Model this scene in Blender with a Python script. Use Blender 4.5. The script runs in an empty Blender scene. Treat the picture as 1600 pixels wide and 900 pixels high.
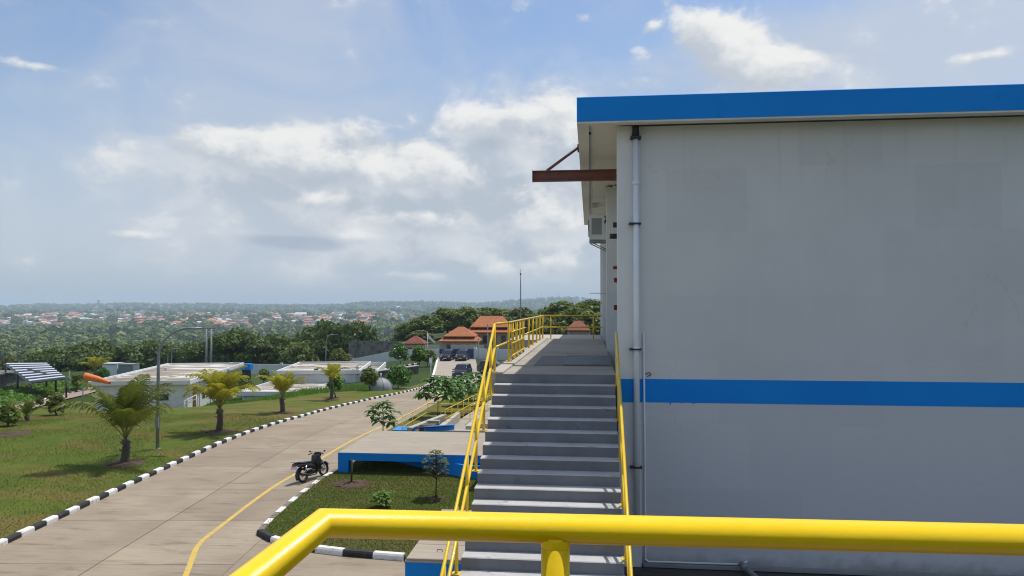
import bpy, bmesh, math, random
import numpy as np
from mathutils import Vector, Matrix

# ------------------------------------------------------------------ camera, light, exposure
SC = bpy.context.scene
COL = SC.collection
F, CX, CY, HZ = 1142.0, 800.0, 450.0, 478.0
E = 6.9                                    # eye height above the road
TH = math.radians(6.1)                     # camera turned left of the building axis
PITCH = math.atan((HZ - CY) / F)
camd = bpy.data.cameras.new('camera'); cam = bpy.data.objects.new('camera', camd); COL.objects.link(cam)
cam.location = (0, 0, E); cam.rotation_euler = (math.pi / 2 + PITCH, 0, TH)
camd.sensor_width = 36; camd.lens = 36 * F / 1600; camd.clip_start = 0.05; camd.clip_end = 40000
SC.camera = cam
SUNV = Vector((0.23, 0.34, 1.0)).normalized()
SUN_EL = math.asin(SUNV.z); SUN_ROT = math.atan2(SUNV.x, SUNV.y)
SKY_STRENGTH = 0.13
sund = bpy.data.lights.new('sun', 'SUN'); sun = bpy.data.objects.new('sun', sund); COL.objects.link(sun)
sund.energy = 3.7; sund.angle = math.radians(0.6); sund.color = (1.0, 0.955, 0.88)
sun.rotation_euler = SUNV.to_track_quat('Z', 'Y').to_euler(); sun.location = (20, 20, 60)
SC.view_settings.view_transform = 'Standard'; SC.view_settings.look = 'None'
SC.view_settings.exposure = 0.08; SC.view_settings.gamma = 1.0
SC.render.engine = 'CYCLES'
cy = SC.cycles
cy.use_denoising = True
try: cy.denoiser = 'OPENIMAGEDENOISE'
except Exception: pass
cy.max_bounces = 6; cy.diffuse_bounces = 3; cy.glossy_bounces = 2; cy.transmission_bounces = 3
cy.volume_bounces = 1; cy.transparent_max_bounces = 6; cy.caustics_reflective = False; cy.caustics_refractive = False
cy.sample_clamp_indirect = 6; cy.filter_width = 1.1

# ------------------------------------------------------------------ node helpers
class NT:
    def __init__(s, tree): s.t = tree; s.n = tree.nodes; s.l = tree.links
    def new(s, typ, **kw):
        n = s.n.new(typ)
        for k, v in kw.items(): setattr(n, k, v)
        return n
    def put(s, sock, v):
        if isinstance(v, bpy.types.NodeSocket): s.l.new(v, sock)
        elif v is not None: sock.default_value = v
    def m(s, op, a, b=None, c=None, clamp=False):
        n = s.new('ShaderNodeMath', operation=op, use_clamp=clamp)
        for i, v in enumerate((a, b, c)):
            if v is not None: s.put(n.inputs[i], v)
        return n.outputs[0]
    def v(s, op, a, b=None):
        n = s.new('ShaderNodeVectorMath', operation=op)
        s.put(n.inputs[0], a)
        if b is not None: s.put(n.inputs[1], b)
        return n.outputs['Value'] if op in ('DOT_PRODUCT', 'LENGTH') else n.outputs[0]
    def comb(s, x, y, z=0.0):
        n = s.new('ShaderNodeCombineXYZ')
        for i, q in enumerate((x, y, z)): s.put(n.inputs[i], q)
        return n.outputs[0]
    def noise(s, vec, scale, detail=4, rough=0.5, dist=0.0, out='Fac'):
        n = s.new('ShaderNodeTexNoise'); s.put(n.inputs['Vector'], vec)
        n.inputs['Scale'].default_value = scale; n.inputs['Detail'].default_value = detail
        n.inputs['Roughness'].default_value = rough; n.inputs['Distortion'].default_value = dist
        return n.outputs[0] if out == 'Fac' else n.outputs['Color']
    def ss(s, v, a, b, lo=0.0, hi=1.0):
        n = s.new('ShaderNodeMapRange', interpolation_type='SMOOTHSTEP'); s.put(n.inputs[0], v)
        for i, q in zip((1, 2, 3, 4), (a, b, lo, hi)): s.put(n.inputs[i], q)
        return n.outputs[0]
    def mix(s, f, a, b, blend='MIX'):
        n = s.new('ShaderNodeMix', data_type='RGBA', blend_type=blend)
        s.put(n.inputs[0], f)
        for i, q in ((6, a), (7, b)):
            if isinstance(q, (tuple, list)): q = tuple(q) + ((1,) if len(q) == 3 else ())
            s.put(n.inputs[i], q)
        return n.outputs[2]

# ------------------------------------------------------------------ world: sky with clouds
W = bpy.data.worlds.new('World'); SC.world = W; W.use_nodes = True
W.node_tree.nodes.clear()
W.cycles.sampling_method = 'MANUAL'; W.cycles.sample_map_resolution = 512
w = NT(W.node_tree)
sky = w.new('ShaderNodeTexSky', sky_type='NISHITA', sun_disc=False)
sky.sun_elevation = SUN_EL; sky.sun_rotation = SUN_ROT; sky.altitude = 50
sky.air_density = 1.0; sky.dust_density = 1.0; sky.ozone_density = 3.0
gen = w.new('ShaderNodeTexCoord').outputs['Generated']
sep = w.new('ShaderNodeSeparateXYZ'); w.put(sep.inputs[0], gen)
dx, dy, dz = sep.outputs
ct, st = math.cos(TH), math.sin(TH)
xc = w.m('ADD', w.m('MULTIPLY', dx, ct), w.m('MULTIPLY', dy, st))
yc = w.m('ADD', w.m('MULTIPLY', dx, -st), w.m('MULTIPLY', dy, ct))
AZ = w.m('ARCTAN2', xc, yc); EL = w.m('ARCSINE', dz)
AE = w.comb(AZ, EL, 0.0)
def skyp(px, py):
    u = (px - CX) / F; return (math.atan(u), math.atan((HZ - py) / F * math.cos(math.atan(u))), 0)
def blob(px, py, sx, sy, amp, top=False):
    c = skyp(px, py)
    q = w.v('MULTIPLY', w.v('SUBTRACT', AE, c), (F / sx, F / sy, 1.0))
    r = w.v('DOT_PRODUCT', q, q)
    g_ = w.m('MULTIPLY', w.m('POWER', 2.718, w.m('MULTIPLY', r, -1.0)), amp)
    if not top: return g_
    return g_, w.m('MULTIPLY', g_, w.v('DOT_PRODUCT', q, (0.25, 1.0, 0.0)))
def blobs(lst):
    acc = None
    for b in lst:
        q = blob(*b); acc = q if acc is None else w.m('ADD', acc, q)
    return acc
# heaps of cumulus: centre, half sizes, weight
CUMULUS = [(318, 215, 48, 22, .9), (378, 232, 55, 32, 1.0), (452, 232, 62, 36, 1.0), (520, 262, 80, 24, .8), (600, 275, 60, 24, .7), (570, 208, 52, 26, 1.0), (655, 240, 45, 30, .8), (690, 268, 60, 26, .9),
           (735, 186, 62, 22, 1.05), (812, 186, 48, 24, 1.0), (880, 176, 42, 30, 1.1), (860, 222, 60, 24, .8), (480, 312, 70, 14, .75), (640, 340, 62, 18, .9), (690, 352, 44, 16, .8), (780, 300, 85, 30, .7), (850, 345, 70, 28, .85),
           (600, 432, 85, 12, .75), (660, 436, 60, 10, .6), (800, 420, 70, 16, .75), (880, 412, 50, 20, .8), (556, 370, 26, 11, .75),
           (1095, 45, 48, 34, 1.25), (1150, 72, 60, 38, 1.3), (1215, 105, 62, 30, 1.2), (1000, 130, 45, 18, .85), (208, 368, 34, 8, .9), (912, 27, 20, 11, .8), (1020, 38, 14, 11, .75), (1000, 80, 18, 10, .55),
           (40, 98, 46, 7, .65), (1540, 86, 44, 8, .7)]
place = tops = None
for b in CUMULUS:
    p_, t_ = blob(*b, top=True); place = p_ if place is None else w.m('ADD', place, p_); tops = t_ if tops is None else w.m('ADD', tops, t_)
far = w.noise(w.v('MULTIPLY', gen, (2.2, 2.2, 4.0)), 1.0, 3, 0.5)            # the sky goes on outside the frame
outside = w.m('MULTIPLY', w.ss(w.m('ABSOLUTE', AZ), 0.62, 0.85), w.ss(far, 0.5, 0.68, 0.0, 0.9))
place = w.m('ADD', place, outside)
pc = w.comb(w.m('MULTIPLY', AZ, 11.0), w.m('MULTIPLY', EL, 16.0), 3.7)
n1 = w.noise(pc, 1.0, 7, 0.55, 0.3)
nf_ = w.noise(pc, 3.1, 5, 0.6, 0.2)
edge = w.m('ADD', w.m('MULTIPLY', w.m('SUBTRACT', n1, 0.5), 2.3), w.m('MULTIPLY', w.m('SUBTRACT', nf_, 0.5), 1.1))
dens_raw = w.m('ADD', edge, w.m('SUBTRACT', place, 0.45))
dens = w.ss(dens_raw, -0.24, 0.50)
topness = w.m('DIVIDE', tops, w.m('ADD', place, 0.12))
lit = w.ss(w.m('ADD', topness, w.m('ADD', w.m('MULTIPLY', w.m('SUBTRACT', n1, 0.5), 2.2), w.m('MULTIPLY', w.m('SUBTRACT', nf_, 0.5), 1.6))), -0.75, 0.55)
softplace = blobs([(640, 290, 300, 90, .8), (820, 350, 240, 120, .75), (400, 260, 150, 55, .6), (600, 410, 320, 55, .5), (1180, 110, 160, 60, .55), (860, 200, 140, 70, .5)])
soft = w.m('MULTIPLY', w.ss(w.m('ADD', softplace, w.m('MULTIPLY', w.m('SUBTRACT', n1, 0.5), 1.3)), -0.05, 0.95), 0.85)
cl_dark = (3.9, 4.25, 4.75); cl_light = (6.5, 6.5, 6.4)
cloudcol = w.mix(lit, cl_dark, cl_light)
# thin high veil
pv = w.comb(w.m('ADD', w.m('MULTIPLY', AZ, 3.0), w.m('MULTIPLY', EL, 2.5)), w.m('SUBTRACT', w.m('MULTIPLY', EL, 6.0), w.m('MULTIPLY', AZ, 2.0)), 1.3)
nv = w.noise(pv, 1.0, 7, 0.64, 0.7)
veilplace = blobs([(1430, 90, 260, 90, .55), (430, 90, 200, 130, .30), (680, 370, 420, 100, .45), (200, 330, 380, 130, .25), (1300, 60, 330, 60, .2)])
veil = w.m('MULTIPLY', w.ss(w.m('ADD', w.m('MULTIPLY', nv, 1.0), veilplace), 0.36, 1.0), 0.72)
veil = w.m('MULTIPLY', veil, w.ss(EL, -0.02, 0.08))
lowhaze = w.ss(EL, -0.05, 0.40, 0.8, 0.0)
skyc = w.mix(lowhaze, sky.outputs[0], (3.35, 3.85, 4.55))
skyc = w.mix(veil, skyc, (4.25, 4.6, 5.2))
lowfade = w.ss(EL, 0.005, 0.06)
skyc = w.mix(w.m('MULTIPLY', soft, lowfade), skyc, w.mix(w.ss(n1, 0.38, 0.62), (3.5, 3.9, 4.45), (5.35, 5.45, 5.6)))
skyc = w.mix(w.m('MULTIPLY', dens, lowfade), skyc, cloudcol)
dark2 = w.m('MULTIPLY', w.ss(w.m('ADD', blobs([(430, 376, 55, 11, 1.0), (490, 382, 45, 11, 1.0), (765, 225, 40, 16, .8)]), w.m('MULTIPLY', edge, .5)), 0.2, 0.9), 0.7)
skyc = w.mix(dark2, skyc, (2.75, 3.25, 4.0))
bg = w.new('ShaderNodeBackground'); w.put(bg.inputs[0], skyc); bg.inputs[1].default_value = SKY_STRENGTH
wo = w.new('ShaderNodeOutputWorld'); w.l.new(bg.outputs[0], wo.inputs[0])

# ------------------------------------------------------------------ materials
def pm(name, c1, c2=None, scale=1.0, rough=0.7, bump=0.0, bscale=20.0, detail=6, stretch=(1, 1, 1), metal=0.0, coat=0.0,
       spots=None, sscale=6.0, slo=0.55, shi=0.7, spec=0.4, obj=False):
    m = bpy.data.materials.new(name); m.use_nodes = True; t = NT(m.node_tree)
    b = t.n['Principled BSDF']
    b.inputs['Roughness'].default_value = rough; b.inputs['Metallic'].default_value = metal
    b.inputs['Specular IOR Level'].default_value = spec
    if coat: b.inputs['Coat Weight'].default_value = coat; b.inputs['Coat Roughness'].default_value = 0.08
    pos = t.new('ShaderNodeTexCoord').outputs['Object'] if obj else t.new('ShaderNodeNewGeometry').outputs['Position']
    vec = t.v('MULTIPLY', pos, stretch)
    if c2 is None: b.inputs['Base Color'].default_value = (*c1, 1)
    else:
        col = t.mix(t.ss(t.noise(vec, scale, detail, 0.6), 0.3, 0.7), c1, c2)
        if spots: col = t.mix(t.ss(t.noise(vec, sscale, 8, 0.65), slo, shi), col, spots)
        t.put(b.inputs['Base Color'], col)
    if bump:
        n = t.new('ShaderNodeBump'); n.inputs['Strength'].default_value = bump; n.inputs['Distance'].default_value = 0.02
        t.put(n.inputs['Height'], t.noise(vec, bscale, 6, 0.6)); t.put(b.inputs['Normal'], n.outputs[0])
    return m
def leafmat(name, dark, light, trans=0.3, rough=0.55, big=0):
    m = bpy.data.materials.new(name); m.use_nodes = True; t = NT(m.node_tree); t.n.remove(t.n['Principled BSDF'])
    g = t.new('ShaderNodeNewGeometry')
    f = t.m('ADD', t.m('MULTIPLY', g.outputs['Random Per Island'], .3 if big else 0.6), t.m('MULTIPLY', t.noise(g.outputs['Position'], big or 0.35, 4), .8 if big else 0.5), clamp=True)
    if big: f = t.ss(f, .25, .8)
    c = t.mix(f, dark, light)
    p = t.new('ShaderNodeBsdfPrincipled'); t.put(p.inputs['Base Color'], c); p.inputs['Roughness'].default_value = rough
    p.inputs['Specular IOR Level'].default_value = 0.3
    tr = t.new('ShaderNodeBsdfTranslucent'); t.put(tr.inputs[0], t.mix(0.5, c, (light[0] * 1.3, light[1] * 1.3, light[2] * .6)))
    mx = t.new('ShaderNodeMixShader'); mx.inputs[0].default_value = trans
    t.l.new(p.outputs[0], mx.inputs[1]); t.l.new(tr.outputs[0], mx.inputs[2])
    t.l.new(mx.outputs[0], t.n['Material Output'].inputs[0]); return m

def wallmat(name, base, low):
    """painted render: patches of later paint, faint streaks, dirt at the foot"""
    m = bpy.data.materials.new(name); m.use_nodes = True; t = NT(m.node_tree); b = t.n['Principled BSDF']
    pos = t.new('ShaderNodeNewGeometry').outputs['Position']; b.inputs['Roughness'].default_value = 0.75
    b.inputs['Specular IOR Level'].default_value = 0.25
    br = t.new('ShaderNodeTexBrick'); s = t.new('ShaderNodeSeparateXYZ'); t.put(s.inputs[0], pos)
    wob = t.m('MULTIPLY', t.noise(pos, 3.0, 5), 0.10)
    t.put(br.inputs['Vector'], t.comb(t.m('ADD', s.outputs[0], wob), t.m('ADD', s.outputs[2], wob), 0))
    br.inputs['Scale'].default_value = 0.42; br.inputs['Mortar Size'].default_value = 0.0; br.inputs['Brick Width'].default_value = 0.62
    br.inputs['Row Height'].default_value = 0.5; br.inputs['Bias'].default_value = -0.15; br.offset = 0.37
    br.inputs['Color1'].default_value = (1, 1, 1, 1); br.inputs['Color2'].default_value = (0.9, 0.905, 0.915, 1)
    cloud = t.ss(t.noise(pos, 0.5, 6, 0.6), 0.3, 0.72)
    c = t.mix(cloud, base, tuple(q * 0.92 for q in base))
    streak = t.ss(t.noise(t.v('MULTIPLY', pos, (7, 7, 0.25)), 1.0, 5, 0.6), 0.55, 0.85, 0, 0.15)
    c = t.mix(streak, c, tuple(q * 0.82 for q in base))
    c = t.mix(t.ss(s.outputs[2], 5.05, 5.12), low, c)
    run = t.m('MULTIPLY', t.ss(s.outputs[2], 7.6, 10.3), t.ss(t.noise(t.v('MULTIPLY', pos, (5, 5, .12)), 1.0, 6, 0.65), 0.55, 0.8, 0, 0.25))
    c = t.mix(run, c, (.30, .29, .26))
    vo = t.new('ShaderNodeTexVoronoi', feature='DISTANCE_TO_EDGE'); vo.inputs['Scale'].default_value = 0.55
    t.put(vo.inputs['Vector'], t.v('ADD', pos, t.v('MULTIPLY', t.noise(pos, 2.2, 7, 0.6, out='Color'), (.9, .9, .9))))
    crack = t.m('MULTIPLY', t.ss(vo.outputs['Distance'], 0.002, 0.007, 1, 0), t.ss(t.noise(pos, .45, 3),   .56, .64, 0, .2))
    c = t.mix(crack, c, (.25, .25, .25))
    c = t.mix(0.75, c, br.outputs['Color'], 'MULTIPLY')
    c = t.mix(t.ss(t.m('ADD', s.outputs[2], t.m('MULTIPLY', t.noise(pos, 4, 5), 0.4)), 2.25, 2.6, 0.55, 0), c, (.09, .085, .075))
    t.put(b.inputs['Base Color'], c)
    n = t.new('ShaderNodeBump'); n.inputs['Strength'].default_value = 0.3; n.inputs['Distance'].default_value = 0.02
    t.put(n.inputs['Height'], t.noise(t.v('MULTIPLY', pos, (1, 1, 2.2)), 3.5, 9, 0.62)); t.put(b.inputs['Normal'], n.outputs[0]); return m
def concretemat(name, c1, c2, stain, groove=True, amount=0.55):
    m = bpy.data.materials.new(name); m.use_nodes = True; t = NT(m.node_tree); b = t.n['Principled BSDF']
    g = t.new('ShaderNodeNewGeometry'); pos = g.outputs['Position']; b.inputs['Roughness'].default_value = 0.85
    b.inputs['Specular IOR Level'].default_value = 0.2
    c = t.mix(t.ss(t.noise(pos, 0.45, 6, 0.62), 0.3, 0.7), c1, c2)
    oi = t.new('ShaderNodeObjectInfo'); c = t.mix(t.m('MULTIPLY', oi.outputs['Random'], 0.3), c, stain)
    c = t.mix(t.ss(t.noise(t.v('MULTIPLY', pos, (0.55, 2.6, 1)), 1.0, 8, 0.65, 0.4), 0.5, 0.78, 0, amount), c, stain)
    c = t.mix(t.ss(t.noise(pos, 14, 6, 0.7), 0.52, 0.75, 0, 0.35), c, tuple(q * .6 for q in c1))
    if groove:
        br = t.noise(t.v('MULTIPLY', pos, (0.35, 11, 1)), 1.0, 6, 0.7)
        c = t.mix(t.ss(br, 0.47, 0.72, 0, 0.6), c, tuple(q * .55 for q in c1))
    t.put(b.inputs['Base Color'], c)
    n = t.new('ShaderNodeBump'); n.inputs['Strength'].default_value = 0.35; n.inputs['Distance'].default_value = 0.01
    t.put(n.inputs['Height'], t.noise(pos, 22, 7, 0.65)); t.put(b.inputs['Normal'], n.outputs[0]); return m
def lawnmat(name, g1, g2, brown):
    m = bpy.data.materials.new(name); m.use_nodes = True; t = NT(m.node_tree); b = t.n['Principled BSDF']
    pos = t.new('ShaderNodeNewGeometry').outputs['Position']; b.inputs['Roughness'].default_value = 0.9
    b.inputs['Specular IOR Level'].default_value = 0.1
    c = t.mix(t.ss(t.noise(pos, 0.5, 6, 0.65), 0.35, 0.66), g1, g2)
    c = t.mix(t.ss(t.noise(t.v('MULTIPLY', pos, (.16, .3, 1)), 1.0, 7, 0.66, 0.5), 0.44, 0.62, 0, 0.85), c, brown)
    c = t.mix(t.ss(t.noise(pos, 30, 5, 0.7), 0.45, 0.75, 0, 0.7), c, tuple(q * .35 for q in g1))
    t.put(b.inputs['Base Color'], c)
    n = t.new('ShaderNodeBump'); n.inputs['Strength'].default_value = 0.8; n.inputs['Distance'].default_value = 0.05
    t.put(n.inputs['Height'], t.noise(pos, 18, 6, 0.7)); t.put(b.inputs['Normal'], n.outputs[0]); return m
def terrainmat():
    m = bpy.data.materials.new('terrain'); m.use_nodes = True; t = NT(m.node_tree); b = t.n['Principled BSDF']
    pos = t.new('ShaderNodeNewGeometry').outputs['Position']; b.inputs['Roughness'].default_value = 0.95
    b.inputs['Specular IOR Level'].default_value = 0.05
    c = t.mix(t.ss(t.noise(pos, 0.02, 8, 0.7), 0.35, 0.65), (.03, .055, .018), (.065, .09, .03))
    c = t.mix(t.ss(t.noise(pos, 0.008, 8, 0.75), 0.55, 0.75, 0, 0.5), c, (.11, .10, .06))
    t.put(b.inputs['Base Color'], c); return m
def tilemat(name, c1, c2):
    m = pm(name, c1, c2, 1.6, 0.85, 0.0, spots=tuple(q * .45 for q in c1), sscale=3.0)
    t = NT(m.node_tree); b = t.n['Principled BSDF']
    s = t.new('ShaderNodeSeparateXYZ'); t.put(s.inputs[0], t.new('ShaderNodeNewGeometry').outputs['Position'])
    wv = t.m('SINE', t.m('MULTIPLY', s.outputs[2], 40.0)); wx = t.m('SINE', t.m('MULTIPLY', t.m('ADD', s.outputs[0], s.outputs[1]), 24.0))
    n = t.new('ShaderNodeBump'); n.inputs['Strength'].default_value = 0.7; n.inputs['Distance'].default_value = 0.05
    t.put(n.inputs['Height'], t.m('ADD', wv, wx)); t.put(b.inputs['Normal'], n.outputs[0]); return m

YEL = (.85, .57, .008)
M = dict(
    wall=wallmat('painted_wall', (.69, .685, .67), (.61, .61, .62)),
    pilaster=pm('pilaster_paint', (.76, .755, .735), (.70, .70, .685), 1.2, 0.7, 0.1, 8),
    white=pm('white_paint', (.74, .75, .74), (.66, .67, .66), 1.5, 0.6, 0.05, 10),
    soffit=pm('soffit_paint', (.70, .69, .65), (.62, .61, .57), 1.0, 0.8),
    pvc=pm('white_pvc', (.82, .84, .86), (.76, .78, .80), 2.0, 0.4, spec=0.5),
    blue=pm('blue_paint', (.003, .235, .72), (.004, .26, .76), 0.5, 0.6, 0.15, 5, spec=.2, spots=(.006, .18, .58), sscale=2.5, slo=.6, shi=.8),
    darkblue=pm('dark_blue_paint', (.012, .05, .16), (.015, .06, .19), 1.0, 0.5),
    bluesheet=pm('blue_sheet', (.01, .22, .62), (.01, .25, .66), 1.5, 0.4),
    yellow=pm('yellow_rail_paint', YEL, (.78, .50, .012), 5.0, 0.34, 0.06, 30, coat=0.25, spots=(.55, .33, .02), sscale=9, slo=.68, shi=.8),
    yellow_near=pm('yellow_gloss_paint', (.93, .635, .002), (.90, .59, .002), 7.0, 0.34, 0.06, 30, coat=0.12, spec=.3, spots=(.5, .31, .015), sscale=34, slo=.72, shi=.77),
    rust=pm('red_oxide_steel', (.25, .095, .065), (.18, .075, .055), 4.0, 0.65, 0.1, 30),
    riser=pm('riser_dark_grey', (.205, .21, .23), (.165, .17, .185), 2.2, 0.75, 0.15, 25, spots=(.09, .085, .08), sscale=4, slo=.58, shi=.78),  # step fronts, a darker grey than the tread tops
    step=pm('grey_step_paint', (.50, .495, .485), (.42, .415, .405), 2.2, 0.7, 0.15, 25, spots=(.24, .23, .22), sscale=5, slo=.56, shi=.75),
    landing=concretemat('landing_concrete', (.42, .385, .325), (.34, .31, .265), (.16, .145, .12), False, 0.85),
    kerbtop=concretemat('pale_concrete', (.50, .47, .41), (.44, .41, .36), (.22, .2, .17), False),
    road=concretemat('road_concrete', (.385, .315, .232), (.30, .245, .182), (.14, .11, .08), True, .9),
    deck=concretemat('deck_concrete', (.43, .375, .30), (.37, .32, .26), (.22, .19, .155)),
    joint=pm('joint_filler', (.055, .05, .045), (.08, .07, .06), 3, 0.9),
    apron=concretemat('dirty_concrete', (.11, .105, .095), (.07, .065, .06), (.02, .02, .018), False, 0.9),
    linemark=pm('yellow_road_paint', (.62, .43, .07), (.55, .38, .08), 3.0, 0.8, spots=(.36, .31, .22), sscale=5, slo=.5, shi=.68),
    kerbw=pm('white_kerb_paint', (.78, .78, .76), (.68, .68, .66), 5.0, 0.75, 0.15, 25, spots=(.34, .31, .27), sscale=5, slo=.55, shi=.72),
    kerbb=pm('black_kerb_paint', (.018, .018, .018), (.03, .03, .03), 5.0, 0.7, 0.15, 25, spots=(.20, .17, .13), sscale=5, slo=.6, shi=.76),
    kerbf=pm('worn_kerb_paint', (.16, .145, .12), (.25, .215, .17), 4.0, 0.85, 0.2, 25, spots=(.04, .04, .04), sscale=4, slo=.5, shi=.65),
    lawn=lawnmat('lawn_grass', (.075, .115, .015), (.115, .145, .022), (.185, .135, .046)),
    island=lawnmat('island_grass', (.075, .105, .02), (.105, .13, .028), (.14, .12, .045)),
    soil=pm('bare_soil', (.10, .06, .035), (.06, .04, .025), 3.0, 0.95, 0.6, 20),
    dirtpath=concretemat('path_concrete', (.36, .28, .21), (.31, .24, .18), (.2, .15, .11), False),
    terrain=terrainmat(),
    grass=leafmat('grass_blade', (.05, .085, .012), (.165, .185, .035), 0.25),
    weeds=leafmat('weed_leaf', (.06, .14, .015), (.16, .30, .04), 0.3),
    palm=leafmat('palm_leaflet', (.04, .075, .010), (.19, .22, .035), 0.3, 0.4),
    palmy=leafmat('palm_leaflet_yellow', (.15, .18, .015), (.46, .42, .05), 0.35, 0.4),
    rachis=pm('palm_rachis', (.28, .24, .07), (.22, .20, .06), 3, 0.5),
    palmtrunk=pm('palm_trunk', (.13, .105, .08), (.075, .06, .045), 9.0, 0.9, 0.6, 30, stretch=(1, 1, 4)),
    bark=pm('bark', (.10, .08, .06), (.06, .048, .038), 5.0, 0.9, 0.5, 12),
    rain=leafmat('rain_tree_leaf', (.03, .065, .010), (.125, .18, .028), 0.25),
    round=leafmat('broad_tree_leaf', (.05, .095, .014), (.20, .25, .045), 0.3),
    olive=leafmat('olive_tree_leaf', (.065, .09, .02), (.20, .22, .055), 0.3),
    sapl=leafmat('sapling_leaf', (.035, .10, .02), (.13, .26, .05), 0.3, 0.35),
    wood=leafmat('far_wood_leaf', (.03, .07, .012), (.16, .215, .03), 0.1, big=.02),
    galv=pm('galvanised_steel', (.30, .33, .34), (.24, .27, .28), 3.0, 0.5, metal=0.3),
    pole=pm('grey_pole', (.30, .31, .31), (.24, .25, .25), 1.0, 0.6),
    dark=pm('dark_metal', (.02, .02, .022), (.03, .03, .032), 4.0, 0.5),
    steel=pm('grating_steel', (.09, .09, .088), (.06, .06, .058), 5.0, 0.55, metal=0.5),
    black=pm('black_plastic', (.012, .012, .013), None, rough=0.35, spec=0.5),
    blackgloss=pm('black_gloss', (.008, .008, .009), None, rough=0.3, coat=0.25),
    tyre=pm('tyre_rubber', (.015, .015, .015), None, rough=0.85),
    chrome=pm('bright_metal', (.55, .55, .56), None, rough=0.25, metal=0.9),
    alu=pm('dull_aluminium', (.35, .35, .36), None, rough=0.45, metal=0.7),
    glass=pm('dark_glass', (.02, .025, .03), None, rough=0.08, spec=0.6),
    carpaint=pm('charcoal_car_paint', (.045, .05, .062), None, rough=0.25, coat=0.9),
    lamp=pm('lamp_lens', (.75, .75, .72), None, rough=0.2),
    redplastic=pm('red_plastic', (.35, .02, .015), None, rough=0.4),
    plate=pm('plate_white', (.62, .66, .72), None, rough=0.5),
    orange=pm('orange_fabric', (.86, .25, .07), (.76, .19, .05), 5.0, 0.85),
    flag=pm('white_flag_cloth', (.72, .72, .72), (.62, .62, .63), 3.0, 0.85),
    roofdirt=pm('weathered_roof', (.42, .37, .29), (.15, .12, .09), 0.4, 0.9, 0.0, spots=(.58, .56, .52), sscale=0.3, slo=.5, shi=.56, stretch=(.45, 1.6, 1)),
    tile=tilemat('orange_roof_tile', (.50, .185, .075), (.40, .135, .055)),
    tiled=tilemat('dark_red_roof_tile', (.27, .09, .05), (.2, .065, .04)),
    cream=pm('cream_wall', (.52, .46, .38), (.45, .40, .33), 1.0, 0.85),
    rawwall=pm('raw_concrete_wall', (.21, .20, .185), (.14, .135, .125), 0.6, 0.9, spots=(.08, .08, .075), sscale=1.2, slo=.5, shi=.62),
    stone=pm('stone_wall', (.15, .125, .10), (.08, .068, .055), 2.2, 0.95, 0.8, 6),
    timber=pm('brown_timber', (.35, .22, .08), (.28, .17, .06), 4.0, 0.8),
    farwhite=pm('far_white', (.72, .72, .70), None, rough=0.9), farcream=pm('far_cream', (.55, .49, .42), None, rough=0.9),
    fargrey=pm('far_grey', (.30, .30, .30), None, rough=0.9), fartile=pm('far_tile', (.52, .21, .11), None, rough=0.9),
    fartile2=pm('far_tile_dark', (.28, .12, .075), None, rough=0.9), farblue=pm('far_blue', (.08, .25, .5), None, rough=0.8),
    teal=pm('pale_green_sheet', (.45, .58, .44), None, rough=0.7),
)

# ------------------------------------------------------------------ mesh builder
BASE = {}
def tag(o, label=None, cat=None, group=None, kind=None):
    if label: o['label'] = label
    if cat: o['category'] = cat
    if group: o['group'] = group
    if kind: o['kind'] = kind
    return o
def thing(name, label, cat, loc=(0, 0, 0), rz=0.0, group=None):
    o = bpy.data.objects.new(name, None); COL.objects.link(o); o.location = loc; o.rotation_euler = (0, 0, rz)
    o.empty_display_size = 0.2; BASE[o.name] = Vector(loc); return tag(o, label, cat, group)
def structure(name, label=None):
    o = bpy.data.objects.new(name, None); COL.objects.link(o); BASE[o.name] = Vector((0, 0, 0)); o['kind'] = 'structure'
    if label: o['label'] = label
    return o
def link(name, me, parent=None):
    o = bpy.data.objects.new(name, me); COL.objects.link(o)
    if parent is not None: o.parent = parent
    return o
def np_mesh(name, V, Fq, mat=None, smooth=False):
    V = np.asarray(V, np.float32).reshape(-1, 3); Fq = np.asarray(Fq, np.int32); k = Fq.shape[1]
    me = bpy.data.meshes.new(name); me.vertices.add(len(V)); me.vertices.foreach_set('co', V.ravel())
    me.loops.add(Fq.size); me.loops.foreach_set('vertex_index', Fq.ravel())
    me.polygons.add(len(Fq)); me.polygons.foreach_set('loop_start', np.arange(0, Fq.size, k, dtype=np.int32))
    me.polygons.foreach_set('loop_total', np.full(len(Fq), k, np.int32))
    if smooth: me.polygons.foreach_set('use_smooth', np.ones(len(Fq), bool))
    me.update(calc_edges=True)
    if mat: me.materials.append(mat)
    return me
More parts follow.
